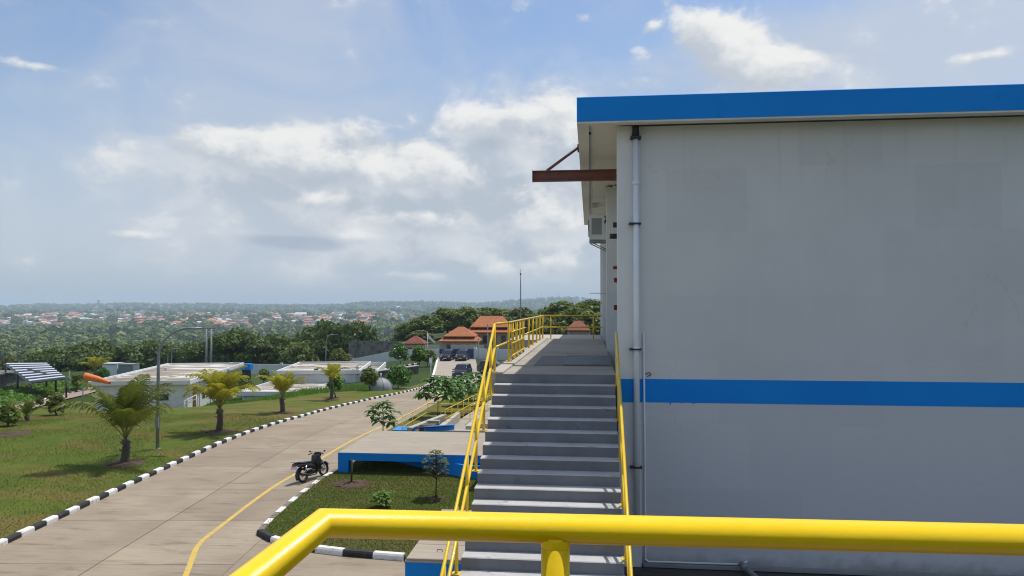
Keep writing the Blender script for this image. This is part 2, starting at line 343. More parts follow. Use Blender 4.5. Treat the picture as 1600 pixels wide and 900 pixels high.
class MB:
    def __init__(s): s.v = []; s.f = []; s.mi = []; s.cur = 0; s.sm = []; s.smooth = False
    def add(s, vs, fs):
        o = len(s.v); s.v += [tuple(p) for p in vs]
        for f in fs: s.f.append([i + o for i in f]); s.mi.append(s.cur); s.sm.append(s.smooth)
        return s
    def box(s, x0, x1, y0, y1, z0, z1, bev=0.0):
        if bev <= 0:
            return s.add([(x0, y0, z0), (x1, y0, z0), (x1, y1, z0), (x0, y1, z0), (x0, y0, z1), (x1, y0, z1), (x1, y1, z1), (x0, y1, z1)],
                  [(0, 3, 2, 1), (4, 5, 6, 7), (0, 1, 5, 4), (1, 2, 6, 5), (2, 3, 7, 6), (3, 0, 4, 7)])
        b = bev; lo = [(x0, y0), (x1, y0), (x1, y1), (x0, y1)]; ins = [(x0 + b, y0 + b), (x1 - b, y0 + b), (x1 - b, y1 - b), (x0 + b, y1 - b)]
        V = [(*p, z0) for p in lo] + [(*p, z1 - b) for p in lo] + [(*p, z1) for p in ins]
        Fc = [(0, 3, 2, 1), (8, 9, 10, 11)]
        for i in range(4):
            j = (i + 1) % 4; Fc += [(i, j, j + 4, i + 4), (i + 4, j + 4, j + 8, i + 8)]
        return s.add(V, Fc)
    def obox(s, p, q, wd, z0, z1, side=0.0):
        """box along p->q in plan, width wd, from z0 to z1 (numbers or pairs)"""
        p = Vector(p[:2]); q = Vector(q[:2]); d = (q - p).normalized(); n = Vector((-d.y, d.x)) * wd / 2; c = Vector((-d.y, d.x)) * side
        za, zb = z0 if isinstance(z0, tuple) else (z0, z0); zc, zd = z1 if isinstance(z1, tuple) else (z1, z1)
        P = [p - n + c, q - n + c, q + n + c, p + n + c]; lo = [za, zb, zb, za]; hi = [zc, zd, zd, zc]
        return s.add([(*a, z) for a, z in zip(P, lo)] + [(*a, z) for a, z in zip(P, hi)],
              [(0, 3, 2, 1), (4, 5, 6, 7), (0, 1, 5, 4), (1, 2, 6, 5), (2, 3, 7, 6), (3, 0, 4, 7)])
    def tube(s, pts, r, n=10, cap=True, closed=False):
        pts = [Vector(p) for p in pts]; k = len(pts); rr = r if isinstance(r, (list, tuple)) else [r] * k
        o = len(s.v); prev = None; sm = s.smooth; s.smooth = True
        for i, p in enumerate(pts):
            a = pts[i] - pts[i - 1] if (i > 0 or closed) else None; b = pts[(i + 1) % k] - pts[i] if (i < k - 1 or closed) else None
            ta = (a or b).normalized(); tb = (b or a).normalized(); t = ta + tb
            t = t.normalized() if t.length > 1e-6 else ta
            if prev is None: u = t.cross(Vector((0, 0, 1)) if abs(t.z) < .95 else Vector((1, 0, 0))).normalized()
            else: u = (prev - t * prev.dot(t)).normalized()
            vv = t.cross(u); prev = u; ch = max(0.5, t.dot(tb))
            bend = (tb - ta); 
            for j in range(n):
                an = 2 * math.pi * j / n; off = u * math.cos(an) + vv * math.sin(an)
                if bend.length > 1e-4:
                    bd = (bend - t * bend.dot(t)).normalized(); off = off + bd * off.dot(bd) * (1 / ch - 1)
                s.v.append(tuple(p + off * rr[i]))
        rings = k if closed else k - 1
        for i in range(rings):
            for j in range(n):
                a = o + i * n + j; b = o + i * n + (j + 1) % n; i2 = (i + 1) % k
                s.f.append([a, b, o + i2 * n + (j + 1) % n, o + i2 * n + j]); s.mi.append(s.cur); s.sm.append(True)
        if cap and not closed:
            s.f.append(list(range(o + n - 1, o - 1, -1))); s.f.append(list(range(o + (k - 1) * n, o + k * n))); s.mi += [s.cur] * 2; s.sm += [False] * 2
        s.smooth = sm; return s
    def lathe(s, prof, n=20, c=(0, 0, 0), axis='z'):
        o = len(s.v); k = len(prof)
        for (r, h) in prof:
            for j in range(n):
                a = 2 * math.pi * j / n; x, y = r * math.cos(a), r * math.sin(a)
                p = (x, y, h) if axis == 'z' else ((h, x, y) if axis == 'x' else (x, h, y))
                s.v.append((p[0] + c[0], p[1] + c[1], p[2] + c[2]))
        for i in range(k - 1):
            for j in range(n):
                s.f.append([o + i * n + j, o + i * n + (j + 1) % n, o + (i + 1) * n + (j + 1) % n, o + (i + 1) * n + j]); s.mi.append(s.cur); s.sm.append(True)
        return s
    def prism(s, poly, a0, a1, axis='x'):
        """polygon extruded along an axis; poly in the two other coordinates"""
        def mk(a, p): return (a, p[0], p[1]) if axis == 'x' else ((p[0], a, p[1]) if axis == 'y' else (p[0], p[1], a))
        k = len(poly); V = [mk(a0, p) for p in poly] + [mk(a1, p) for p in poly]
        return s.add(V, [tuple(range(k - 1, -1, -1)), tuple(range(k, 2 * k))] + [(i, (i + 1) % k, k + (i + 1) % k, k + i) for i in range(k)])
    def loft(s, rings):
        k = len(rings[0]); V = [p for r in rings for p in r]; Fc = [tuple(range(k - 1, -1, -1)), tuple(range((len(rings) - 1) * k, len(rings) * k))]
        for i in range(len(rings) - 1):
            for j in range(k): Fc.append((i * k + j, i * k + (j + 1) % k, (i + 1) * k + (j + 1) % k, (i + 1) * k + j))
        return s.add(V, Fc)
    def mesh(s, name, mats, off=None):
        me = bpy.data.meshes.new(name); V = s.v if off is None else [(a - off[0], b - off[1], c - off[2]) for a, b, c in s.v]
        me.from_pydata(V, [], s.f); mats = mats if isinstance(mats, (list, tuple)) else [mats]
        for m in mats: me.materials.append(M[m] if isinstance(m, str) else m)
        me.polygons.foreach_set('material_index', s.mi); me.polygons.foreach_set('use_smooth', s.sm)
        bm = bmesh.new(); bm.from_mesh(me); bmesh.ops.recalc_face_normals(bm, faces=bm.faces); bm.to_mesh(me); bm.free()
        me.update(); return me
    def build(s, name, mats, parent=None, world=True):
        off = None
        if world and parent is not None:
            r = parent
            while r.parent: r = r.parent
            off = BASE.get(r.name)
        return link(name, s.mesh(name, mats, off), parent)
def copy_tree(o, parent=None):
    c = o.copy(); COL.objects.link(c); c.parent = parent
    for ch in list(o.children): copy_tree(ch, c)
    return c

# ------------------------------------------------------------------ terrain and picking points on it
def sst(x): x = np.clip(x, 0, 1); return x * x * (3 - 2 * x)
VD = np.array([0, 135, 150, 200, 300, 600, 1000, 1500, 2000, 3000, 3800, 4600, 5200, 6500, 7200, 9500])
VZ = np.array([0, 0, -5, -13, -23, -35, -44, -48, -45, -31, -27, -28, -14, -7, -7, -20.])
PZ = np.array([0, 0, .5, 1.0, .5, -30, -44, -48, -46, -30, -20, -24, -10, 0, 10, 0.])
def H(x, y):
    x = np.asarray(x, float); y = np.asarray(y, float)
    d = -x * st + y * ct; X = x * ct + y * st; dd = np.maximum(d, 1.0); b = X / dd
    t = np.clip(d - 36, 0, 58); h = -0.046 * (np.minimum(t * t / 16, t - 4) * (t < 8) + (t >= 8) * (t - 4)); h = np.where(t < 8, -0.046 * t * t / 16, h)
    h = np.maximum(h, -2.3)
    h = h - 2.75 * sst((-X - 17) / 18) * sst((d - 50) / 22)
    vf = sst((-.125 - b) / .07)
    h = h + vf * np.interp(d, VD, VZ) + (1 - vf) * np.interp(d, VD, PZ)
    a = np.arctan2(X, dd)
    far = sst((d - 4300) / 1800)
    h = h + far * (5 * np.sin(a * 13 + 1.0) + 4 * np.sin(a * 31 + .3) + 3 * np.sin(a * 67 + 2) + 1.6 * np.sin(a * 151 + d * .002))
    h = h + far * 52 * np.exp(-((a - .075) / .075) ** 2) + far * 30 * np.exp(-((a + .16) / .12) ** 2) + far * 16 * np.exp(-((a + .47) / .09) ** 2)
    h = h + sst((d - 300) / 400) * (1 - far) * (4 * np.sin(x * .011 + y * .004) + 3 * np.sin(y * .013 - x * .006))
    return h
RCAM = cam.rotation_euler.to_matrix()
def ray(px, py): return RCAM @ Vector(((px - CX) / F, (CY - py) / F, -1.0))
def G(px, py, z):
    r = ray(px, py); t = (z - E) / r.z; return Vector((r.x * t, r.y * t, z))
def D(px, py, d):
    r = ray(px, py); dd = -r.x * st + r.y * ct; t = d / dd; return Vector((r.x * t, r.y * t, E + r.z * t))
def T(px, py, off=0.0):
    r = ray(px, py); n = math.hypot(r.x, r.y); r = r / n; t = 6.0; prev = t
    while t < 9000:
        if E + r.z * t < float(H(r.x * t, r.y * t)) + off: break
        prev = t; t *= 1.02
    for _ in range(30):
        m = (prev + t) / 2
        if E + r.z * m < float(H(r.x * m, r.y * m)) + off: t = m
        else: prev = m
    return Vector((r.x * t, r.y * t, E + r.z * t))
def CF(X, d): return Vector((X * ct - d * st, X * st + d * ct))      # camera-frame plan point to world
def hz(p, off=0.0): return float(H(p[0], p[1])) + off
def on(p, off=0.0): return Vector((p[0], p[1], hz(p, off)))

# the ground: one sheet out to the hills
ang = np.concatenate([np.linspace(-math.pi, -.75, 24)[:-1], np.linspace(-.75, .75, 420), np.linspace(.75, math.pi, 24)[1:]])
rad = np.concatenate([[0.5, 4, 8], np.geomspace(12, 9800, 330)])
A, R_ = np.meshgrid(ang, rad); gx = R_ * np.sin(A - TH); gy = R_ * np.cos(A - TH)
gz = H(gx, gy) - 0.10
V = np.stack([gx, gy, gz], -1).reshape(-1, 3); na = len(ang); nr = len(rad)
ii, jj = np.meshgrid(np.arange(nr - 1), np.arange(na - 1), indexing='ij')
Fq = np.stack([ii * na + jj, ii * na + jj + 1, (ii + 1) * na + jj + 1, (ii + 1) * na + jj], -1).reshape(-1, 4)[:, ::-1]
g = link('ground', np_mesh('ground', V, Fq, M['terrain'], True)); tag(g, 'green land falling to the valley and rising to far hills', kind='structure')

def drape(name, poly, off, mat, cell=2.0, parent=None):
    """a plan polygon cut into cells and laid on the terrain"""
    bm = bmesh.new(); f = bm.faces.new([bm.verts.new((p[0], p[1], 0)) for p in poly])
    xs = [p[0] for p in poly]; ys = [p[1] for p in poly]
    for ax, lo, hi in ((0, min(xs), max(xs)), (1, min(ys), max(ys))):
        k = math.ceil(lo / cell) * cell
        while k < hi:
            co = Vector((k, 0, 0)) if ax == 0 else Vector((0, k, 0)); no = Vector((1, 0, 0)) if ax == 0 else Vector((0, 1, 0))
            bmesh.ops.bisect_plane(bm, geom=bm.verts[:] + bm.edges[:] + bm.faces[:], plane_co=co, plane_no=no, dist=1e-4); k += cell
    bmesh.ops.triangulate(bm, faces=bm.faces[:])
    for v in bm.verts: v.co.z = float(H(v.co.x, v.co.y)) + off
    bmesh.ops.recalc_face_normals(bm, faces=bm.faces)
    if sum(f.normal.z for f in bm.faces) < 0: bmesh.ops.reverse_faces(bm, faces=bm.faces)
    me = bpy.data.meshes.new(name); bm.to_mesh(me); bm.free(); me.materials.append(M[mat])
    return link(name, me, parent)

# ------------------------------------------------------------------ road, its panels, yard, lawns, kerbs
def interp_line(pts, k):
    """resample a polyline evenly"""
    P = [Vector(p[:2]) for p in pts]; L = [0]
    for a, b in zip(P, P[1:]): L.append(L[-1] + (b - a).length)
    out = []
    for i in range(k):
        s = L[-1] * i / (k - 1); j = max(0, min(len(P) - 2, int(np.searchsorted(L, s)) - 1)); q = (s - L[j]) / max(1e-9, L[j + 1] - L[j])
        out.append(P[j].lerp(P[j + 1], q))
    return out
def smooth_line(pts, it=2):
    P = [Vector(p[:2]) for p in pts]
    for _ in range(it):
        Q = [P[0]]
        for a, b in zip(P, P[1:]): Q += [a.lerp(b, .25), a.lerp(b, .75)]
        Q.append(P[-1]); P = Q
    return P
left_px = [(500, 643), (545, 632), (590, 622), (640, 612), (668, 603), (676, 594)]
LK = smooth_line([CF(-14.75, -12), CF(-14.75, 20), CF(-14.7, 32), CF(-14.5, 40)] + [T(*p).xy for p in left_px], 3)
RK = smooth_line([CF(-7.45, -12), CF(-7.45, 20), CF(-7.35, 30), CF(-7.2, 37), T(640, 657).xy, T(690, 626).xy, T(735, 603).xy, T(748, 594).xy], 3)
road = structure('road', 'pale concrete road curving past the lawns')
NS = 26
Ls = interp_line(LK, NS * 4 + 1); Rs = interp_line(RK, NS * 4 + 1)
mb = MB(); vs = []
for a, b in zip(Ls, Rs): vs += [on(a, -.03), on(a.lerp(b, .5), -.03), on(b, -.03)]
mb.add(vs, [(i * 3 + j, i * 3 + j + 1, i * 3 + j + 4, i * 3 + j + 3) for i in range(NS * 4) for j in range(2)]); mb.build('road_bed', 'joint', road)
for s in range(NS):
    for lane in range(2):
        if s * 4 + 4 < 12 and lane: pass
        g0 = .004 if s else 0; u0, u1 = (0.0, .4985) if lane == 0 else (.5015, 1.0); V = []
        for i in range(5):
            q = s * 4 + i; a, b = Ls[q], Rs[q]
            if i in (0, 4):
                k = 1 if i == 0 else -1; o = min(max(q + k, 0), NS * 4); a = a.lerp(Ls[o], .009); b = b.lerp(Rs[o], .009)
            for u in np.linspace(u0, u1, 4): V.append(on(a.lerp(b, u)))
        m_ = MB().add(V, [(i * 4 + j, i * 4 + j + 1, i * 4 + j + 5, i * 4 + j + 4) for i in range(4) for j in range(3)])
        m_.build('concrete_panel', 'road', road)
def ribbon(name, pts, wd, off, mat, parent):
    P = [Vector(p[:2]) for p in pts]; V = []
    for i, p in enumerate(P):
        a = P[max(0, i - 1)]; b = P[min(len(P) - 1, i + 1)]; d = (b - a).normalized(); n = Vector((-d.y, d.x)) * wd / 2; V += [on(p - n, off), on(p + n, off)]
    return MB().add(V, [(2 * i, 2 * i + 1, 2 * i + 3, 2 * i + 2) for i in range(len(P) - 1)]).build(name, mat, parent)
kink = G(309, 850, 0)
yl = [G(255, 1000, 0), G(290, 900, 0), kink, G(420, 764, 0), G(470, 736, 0), G(540, 693, 0), T(596, 667), T(640, 647), T(690, 617), T(722, 602)]
yp = [Vector(p[:2]) for p in yl[:3]] + smooth_line(yl[2:], 2)[1:]
ribbon('yellow_edge_line', interp_line(yp, 90), 0.15, 0.005, 'linemark', road)
yard = structure('yard', 'concrete yard at the foot of the stairs')
drape('yard_slab', [CF(-7.445, -9), CF(9, -9), (12, 14), (1, 14), (1, 36.2), CF(-7.2, 36.6), CF(-7.36, 30), CF(-7.445, 20)], -0.012, 'road', 4.0, yard)
drv = structure('driveway', 'sunlit concrete driveway up to the blue gate')
dv = [T(676, 594), T(748, 594), D(743, 563, 127), D(684, 563, 127)]
drape('driveway_slab', [T(672, 599).xy, T(752, 599).xy] + [p.xy for p in dv[2:]], 0.012, 'deck', 4.0, drv)
mbx = MB()
for i in range(60):                      # steel drain grating across the driveway
    p = dv[0].lerp(dv[1], (i + .2) / 60); q = dv[0].lerp(dv[1], (i + .7) / 60); mbx.obox(p, q, .5, hz(p, .014), hz(p, .035))
mbx.build('drain_grating', 'steel', drv)
pth = structure('path', 'brown service path along the green field')
pc_ = smooth_line([T(-120, 672), T(-40, 652), T(0, 643), T(60, 628), T(110, 617), T(152, 604)], 2)
ribbon('path_slab', pc_, 4.2, .06, 'dirtpath', pth)

lawn = structure('lawn', 'mown lawn with worn brown patches beside the road')
Lk2 = [p for p in LK if -60 < p.y < 400]
lawn_poly = [p + (LK[min(i + 1, len(LK) - 1)] - LK[max(i - 1, 0)]).normalized().orthogonal() * 0.0 for i, p in enumerate(LK)]
crest = [T(640, 606).xy, T(575, 611).xy, T(500, 616).xy, T(430, 626).xy, T(330, 632).xy, T(200, 634).xy, T(120, 628).xy, T(60, 637).xy, T(0, 652).xy, T(-120, 682).xy, CF(-60, 20), CF(-40, -12)]
drape('lawn_turf', LK + crest, 0.10, 'lawn', 1.5, lawn)
ilk = [G(527, 737, 0).xy, G(500, 752, 0).xy, G(470, 775, 0).xy, G(440, 800, 0).xy, G(418, 820, 0).xy, G(406, 835, 0).xy, G(420, 844, 0).xy, G(475, 859, 0).xy, G(550, 868, 0).xy, G(632, 874, 0).xy]
isl = structure('grass_island', 'kerbed grass island beside the stairs')
drape('island_turf', ilk + [Vector((-4.4, 18.3)), Vector((-1.8, 18.3)), Vector((-1.8, 36)), Vector((-10.4, 36)), Vector((-10.2, 31))], 0.10, 'island', 1.0, isl)
drape('verge_turf', [RK[-1], *[p for p in RK if p.y > 37][::-1], Vector((-8.3, 37.4)), Vector((-8.3, 62)), T(752, 596).xy], 0.09, 'lawn', 2.0, isl)
# kerb stones, one by one
def kerb_meshes():
    out = []
    for m_ in ('kerbw', 'kerbb', 'kerbf'):
        out.append(MB().prism([(-.13, -.1), (.13, -.1), (.13, .11), (.09, .16), (-.10, .16), (-.13, .13)], -.5, .5, 'y').mesh('kerb_stone', m_))
    return out
KW, KB, KF = kerb_meshes()
def kerb(name, label, pts, first=0, block=.585, lift=0.0, sc=1.0, dark=None):
    root = structure(name, label); P = [Vector(p[:2]) for p in pts]; L = sum((b - a).length for a, b in zip(P, P[1:])); n = max(2, int(L / block))
    Q = interp_line(P, n + 1); rr = random.Random(n)
    for i, (a, b) in enumerate(zip(Q, Q[1:])):
        o = link('kerb_stone', KW if (i + first) % 2 == 0 else (dark or KB), root); d = b - a
        o.location = on((a + b) / 2, lift + rr.uniform(-.008, .008)); o.rotation_euler = (math.atan2(hz(b) - hz(a), d.length), 0, math.atan2(-d.x, d.y) + rr.uniform(-.02, .02))
        o.scale = (sc * .8, d.length - .012, sc * rr.uniform(.9, 1.0))
    return root
kl = [p for p in LK if p.y > 12]
kerb('kerb', 'black and white painted kerb between lawn and road', kl)
kerb('kerb', 'faded black and white kerb round the grass island', ilk[:6], 1, .62, -.025, dark=KF)
kerb('kerb', 'black and white kerb at the near end of the island', ilk[5:], 1, .85)
kerb('kerb', 'far black and white kerb on the upper terrace', [T(588, 580), T(655, 568)], 0, .9)
kerb('kerb', 'kerb of the brown path beside the green field', [p + Vector((-1.2, 2.3)) for p in pc_], 0, .9)
mbd = MB()
for a, b in zip(*[interp_line([T(676, 594), D(684, 565, 125)], 9)[i:] for i in (0, 1)]): mbd.obox(a, b, .3, hz(a, -.1), hz(a, .35))
mbd.build('driveway_kerb', 'white', drv)

# grass blades near the camera: uncountable
def scatter_in(poly, n, rng):
    P = np.array([(p[0], p[1]) for p in poly]); lo = P.min(0); hi = P.max(0); out = []
    tot = 0
    while tot < n:
        q = rng.uniform(lo, hi, (n * 2, 2)); ins = np.zeros(len(q), bool); j = len(P) - 1
        for i in range(len(P)):
            c = ((P[i, 1] > q[:, 1]) != (P[j, 1] > q[:, 1])) & (q[:, 0] < (P[j, 0] - P[i, 0]) * (q[:, 1] - P[i, 1]) / (P[j, 1] - P[i, 1] + 1e-12) + P[i, 0]); ins ^= c; j = i
        q = q[ins]; out.append(q); tot += len(q)
    return np.concatenate(out)[:n]
def blades(q, off, h0, h1, wd, lean, rng):
    n = len(q); z = H(q[:, 0], q[:, 1]) + off; hgt = rng.uniform(h0, h1, n); a = rng.uniform(0, 6.283, n); b = rng.uniform(0, 6.283, n)
    W_ = wd * rng.uniform(.6, 1.4, n); base = np.stack([q[:, 0], q[:, 1], z], 1); t = np.stack([np.cos(a), np.sin(a), np.zeros(n)], 1) * W_[:, None]
    tip = base + np.stack([np.cos(b) * hgt * lean, np.sin(b) * hgt * lean, hgt], 1)
    return np.stack([base - t, base + t, tip], 1).reshape(-1, 3)
rng = np.random.default_rng(5)
near_lawn = [p for p in LK if 10 < p.y < 48] + [CF(-30, 50), CF(-38, 44), CF(-26, 18)]
q1 = scatter_in(near_lawn, 120000, rng)
q2 = scatter_in(ilk + [Vector((-4.4, 18.3)), Vector((-2, 18.3)), Vector((-2, 33)), Vector((-9.9, 33))], 90000, rng)
nm = (np.sin(q1[:, 0] * .9 + 1) * np.sin(q1[:, 1] * .5) + rng.normal(0, .5, len(q1))) > -.45
gb = np.concatenate([blades(q1[nm], .095, .02, .07, .013, .6, rng), blades(q2, .095, .02, .065, .011, .6, rng)])
go = link('grass', np_mesh('grass', gb, np.arange(len(gb)).reshape(-1, 3), M['grass'])); tag(go, 'short grass blades covering the lawns', 'grass', kind='stuff')
def leaf_cards(P, N, size, rng, aspect=.55):
    n = len(P); r = rng.normal(size=(n, 3)); t = np.cross(N, r); t /= np.linalg.norm(t, axis=1, keepdims=True) + 1e-9; b = np.cross(N, t)
    s = size * rng.uniform(.6, 1.4, n)[:, None]; t = t * s; b = b * s * aspect
    V = np.stack([P - t, P - b - t * .15, P + t, P + b - t * .15], 1).reshape(-1, 3); return V, np.arange(4 * n).reshape(-1, 4)
# weeds: rough growth on the bank and the leafy field at the left
fieldp = [T(-140, 655), T(-20, 640), T(60, 624), T(140, 606), T(158, 596), T(110, 591), T(60, 594), T(0, 602), T(-140, 610)]
qf = scatter_in(fieldp, 26000, rng); zf = H(qf[:, 0], qf[:, 1]) + rng.uniform(.05, .75, len(qf)) * (.5 + .5 * np.sin(qf[:, 0] * .8) * np.sin(qf[:, 1] * .7 + 1))
Nf = rng.normal(size=(len(qf), 3)) * .5 + np.array([0, 0, 1]); Nf /= np.linalg.norm(Nf, axis=1, keepdims=True)
Vf, Ff = leaf_cards(np.stack([qf[:, 0], qf[:, 1], zf], 1), Nf, .24, rng)
tag(link('leafy_ground_cover', np_mesh('leafy_ground_cover', Vf, Ff, M['weeds'])), 'bright green leafy crop field beside the brown path', 'ground cover', kind='stuff')
bank = [T(300, 634), T(420, 628), T(500, 617), T(575, 611), T(590, 604), T(500, 610), T(430, 619), T(300, 629)]
qb = scatter_in(bank, 7000, rng)
vb = blades(qb, .02, .12, .62, .035, .5, rng)
tag(link('tall_grass', np_mesh('tall_grass', vb, np.arange(len(vb)).reshape(-1, 3), M['weeds'])), 'tall unmown grass along the crest of the lawn', 'grass', kind='stuff')
# ------------------------------------------------------------------ main building
XW, YF, ZB = 0.52, 13.9, 2.08
SOF, TOP = 10.29, 10.745
bld = thing('grey_building', 'large pale grey building with blue roof edge and blue band', 'building', (XW, YF, 0))
MB().box(XW + .42, 17, YF, YF + .25, ZB, SOF - .003).build('front_wall', 'wall', bld)
p_ = MB().box(XW, XW + .42, YF - .045, YF + .4, ZB - .6, SOF - .003, 0).build('corner_pilaster', 'pilaster', bld)
MB().box(XW + .424, 17, YF - .006, YF - .0005, 5.10, 5.535).build('blue_band', 'blue', bld)
dr = random.Random(4)
for i in range(3):
    x = XW + .95 + i * .2 + dr.uniform(-.02, .02); MB().prism([(x, 5.0995), (x + dr.uniform(.03, .10), 5.0995), (x + .03, 5.0995 - dr.choice((.015, .02, .03, .06)))], YF - .003, YF - .0005, 'y').build('paint_drip', 'blue', bld)
MB().box(XW - .003, XW + .423, YF - .051, YF - .0455, 5.10, 5.535).build('blue_band', 'blue', p_)
MB().box(XW + .30, XW + .5, YF + .41, 36.0, ZB, SOF - .003).build('side_wall', 'white', bld)
for y in (20.9, 28.1, 33.5): MB().box(XW - .05, XW + .296, y, y + .45, ZB, SOF - .004).build('column', 'white', bld)
MB().box(XW + .15, XW + .29, YF + .42, YF + .9, 5.64, SOF - .004).build('door_jamb', 'white', bld)
for y0, y1 in ((15.4, 16.9), (18.0, 20.2), (24.0, 26.6)):
    d = MB().box(XW + .27, XW + .299, y0, y1, 5.64, 8.1).build('door', 'pole', bld)
    MB().box(XW + .24, XW + .268, y0 + .1, y0 + .16, 6.55, 6.75).build('handle', 'dark', d)
OX, OYF = -0.235, YF - .48
MB().box(OX, 17.4, OYF, OYF + .14, SOF, TOP, .012).build('fascia', 'blue', bld)
MB().box(OX, OX + .14, OYF + .142, 30.4, SOF - .001, TOP - .001, .012).build('fascia', 'blue', bld)
MB().box(OX + .145, 17.4, OYF + .145, 30.4, SOF + .05, SOF + .11).build('soffit', 'soffit', bld)
MB().box(OX + .004, OX + .22, OYF + .008, 30.38, SOF - .035, SOF - .002).build('drip_edge', 'soffit', bld)
MB().box(OX + .222, 17.3, OYF + .008, OYF + .22, SOF - .035, SOF - .002).build('drip_edge', 'soffit', bld)
MB().box(OX + .145, 17.4, OYF + .145, 36, TOP - .16, TOP - .1).build('roof_slab', 'roofdirt', bld)
MB().box(XW + .45, 17, YF - .10, YF - .002, ZB, ZB + .06).build('skirting', 'pole', bld)
MB().lathe([(.035, SOF + .02), (.05, SOF + .012), (.05, SOF + .049)], 12, (-.02, 14.5, 0)).build('downlight', 'dark', bld)
# downpipe
px_, py_ = XW + .335, YF - .12
dp = MB().tube([(px_, py_, SOF - .2), (px_, py_, 3.0)], .055, 14).build('downpipe', 'pvc', bld)
for z in (9.2, 6.1): MB().lathe([(.056, z - .04), (.064, z - .04), (.064, z + .04), (.056, z + .04)], 14, (px_, py_, 0)).build('pipe_collar', 'pvc', dp)
MB().tube([(px_, py_, SOF + .04), (px_, py_, SOF - .08), (px_, py_, SOF - .22)], [.075, .06, .075], 12).build('rain_hopper', 'dark', dp)
MB().box(px_ - .10, px_ + .10, py_ - .08, YF - .05, SOF - .27, SOF - .222).build('hopper_flange', 'dark', dp)
for z in (8.42, 6.08, 3.9): MB().box(px_ - .13, px_ + .09, py_ - .068, YF - .047, z, z + .03).build('pipe_clamp', 'dark', dp)
cx_ = XW + .475
MB().tube([(cx_, YF - .03, 6.4), (cx_ + .01, YF - .03, 4.2), (cx_ + .01, YF - .03, ZB + .12), (cx_ + .06, YF - .03, ZB + .08), (cx_ + 1.75, YF - .03, ZB + .09), (cx_ + 1.85, YF - .05, ZB + .16)], .018, 8).build('conduit', 'pvc', bld)
MB().tube([(cx_ + .01, YF - .03, 5.62), (cx_ + .10, YF - .06, 5.66), (cx_ + .13, YF - .05, 5.62), (cx_ + .06, YF - .04, 5.58)], .008, 6).build('cable_stub', 'dark', bld)
# hoist beam: an I section standing out through the wall, with its brace
hb = MB()
y0, zc = 17.0, 3.03 + E
for (z0, z1, hw) in ((-.125, -.105, .07), (.105, .125, .07), (-.105, .105, .008)): hb.box(-1.32, XW + .29, y0 - hw, y0 + hw, zc + z0, zc + z1)
hb.box(-1.335, -1.321, y0 - .075, y0 + .075, zc - .13, zc + .13)
h_ = hb.build('hoist_beam', 'rust', bld)
MB().tube([(-1.0, y0, zc + .125), (OX - .03, y0, zc + .66)], .035, 6).build('brace', 'rust', h_)
MB().box(OX - .05, OX - .004, y0 - .08, y0 + .08, zc + .56, zc + .72).build('brace_plate', 'rust', h_)
for y, s in ((19.2, 1.0), (24.5, .8)):
    b = MB().box(.08, .08 + .22 * s, y, y + .3 * s, SOF - .12, SOF + .045, .01).build('soffit_light', 'soffit', bld)
    MB().tube([(.08 + .22 * s, y + .15, SOF - .03), (XW + .1, y + .15, SOF - .03), (XW + .1, y + .15, SOF - .25), (XW + .28, y + .15, SOF - .25)], .014, 6).build('conduit', 'soffit', b)
MB().tube([(XW + .25, 15.2, SOF - .1), (XW + .25, 15.2, 7.3)], .018, 6).build('red_conduit', 'redplastic', bld)
for y, z in ((26.0, 6.95 + .4), (28.6, 6.6 + .4)): MB().tube([(-.02, y, z), (XW + .28, y, z)], .012, 6).build('sign_bracket', 'galv', bld)

ac = thing('air_conditioner', 'wall-mounted air conditioner outdoor unit under the eave on its bracket', 'air conditioner', (XW, 23.6, 9.1))
b = MB().box(-.02, .44, 22.6, 23.6, 8.95, 9.72, .02).build('casing', 'white', ac)
MB().lathe([(.02, 0), (.26, 0), (.28, .02), (.28, .03), (.02, .03)], 20, (-.05, 23.1, 9.34), 'x').build('fan_grille', 'dark', b)
MB().box(.05, .36, 22.592, 22.599, 9.1, 9.6).build('louvre_panel', 'pole', b)
for y in (22.7, 23.4):
    MB().box(-.02, XW + .29, y, y + .04, 8.89, 8.94).tube([(.02, y + .02, 8.88), (XW + .28, y + .02, 8.5)], .018, 6).build('bracket', 'galv', ac)
MB().tube([(.41, 23.5, 9.5), (XW + .2, 23.5, 9.9), (XW + .28, 23.5, 9.2)], .03, 8).build('hose', 'black', ac)
for i, (y, z, lab) in enumerate(((15.0, 8.55, 'black camera on the building corner, upper of the two'), (15.1, 8.33, 'black camera on the building corner, lower of the two'))):
    c = thing('security_camera', lab, 'camera', (XW, y, z), 0, 'security cameras on the building corner')
    MB().tube([(XW - .06 - .06 * i, y, z), (XW + .1, y + .02, z)], .055, 10).build('camera_body', 'black', c)
    MB().box(XW + .1, XW + .296, y - .02, y + .02, z - .02, z + .02).build('arm', 'galv', c)
for y, z, lab, s in ((19.3, 7.9, 'small red alarm bell on the side wall, highest one', .035), (18.6, 7.55, 'dark red alarm sounder on the side wall below the bell', .05), (18.9, 6.86, 'red call box on the side wall nearest the walkway', .055)):
    a = thing('fire_alarm', lab, 'alarm', (XW, y, z), 0, 'red fire alarms on the side wall')
    MB().box(XW + .08, XW + .2, y - s, y + s, z - s * 1.2, z + s * 1.2, .01).build('housing', 'redplastic', a)
    MB().box(XW + .2, XW + .298, y - .03, y + .03, z - .03, z + .03).build('mounting', 'dark', a)

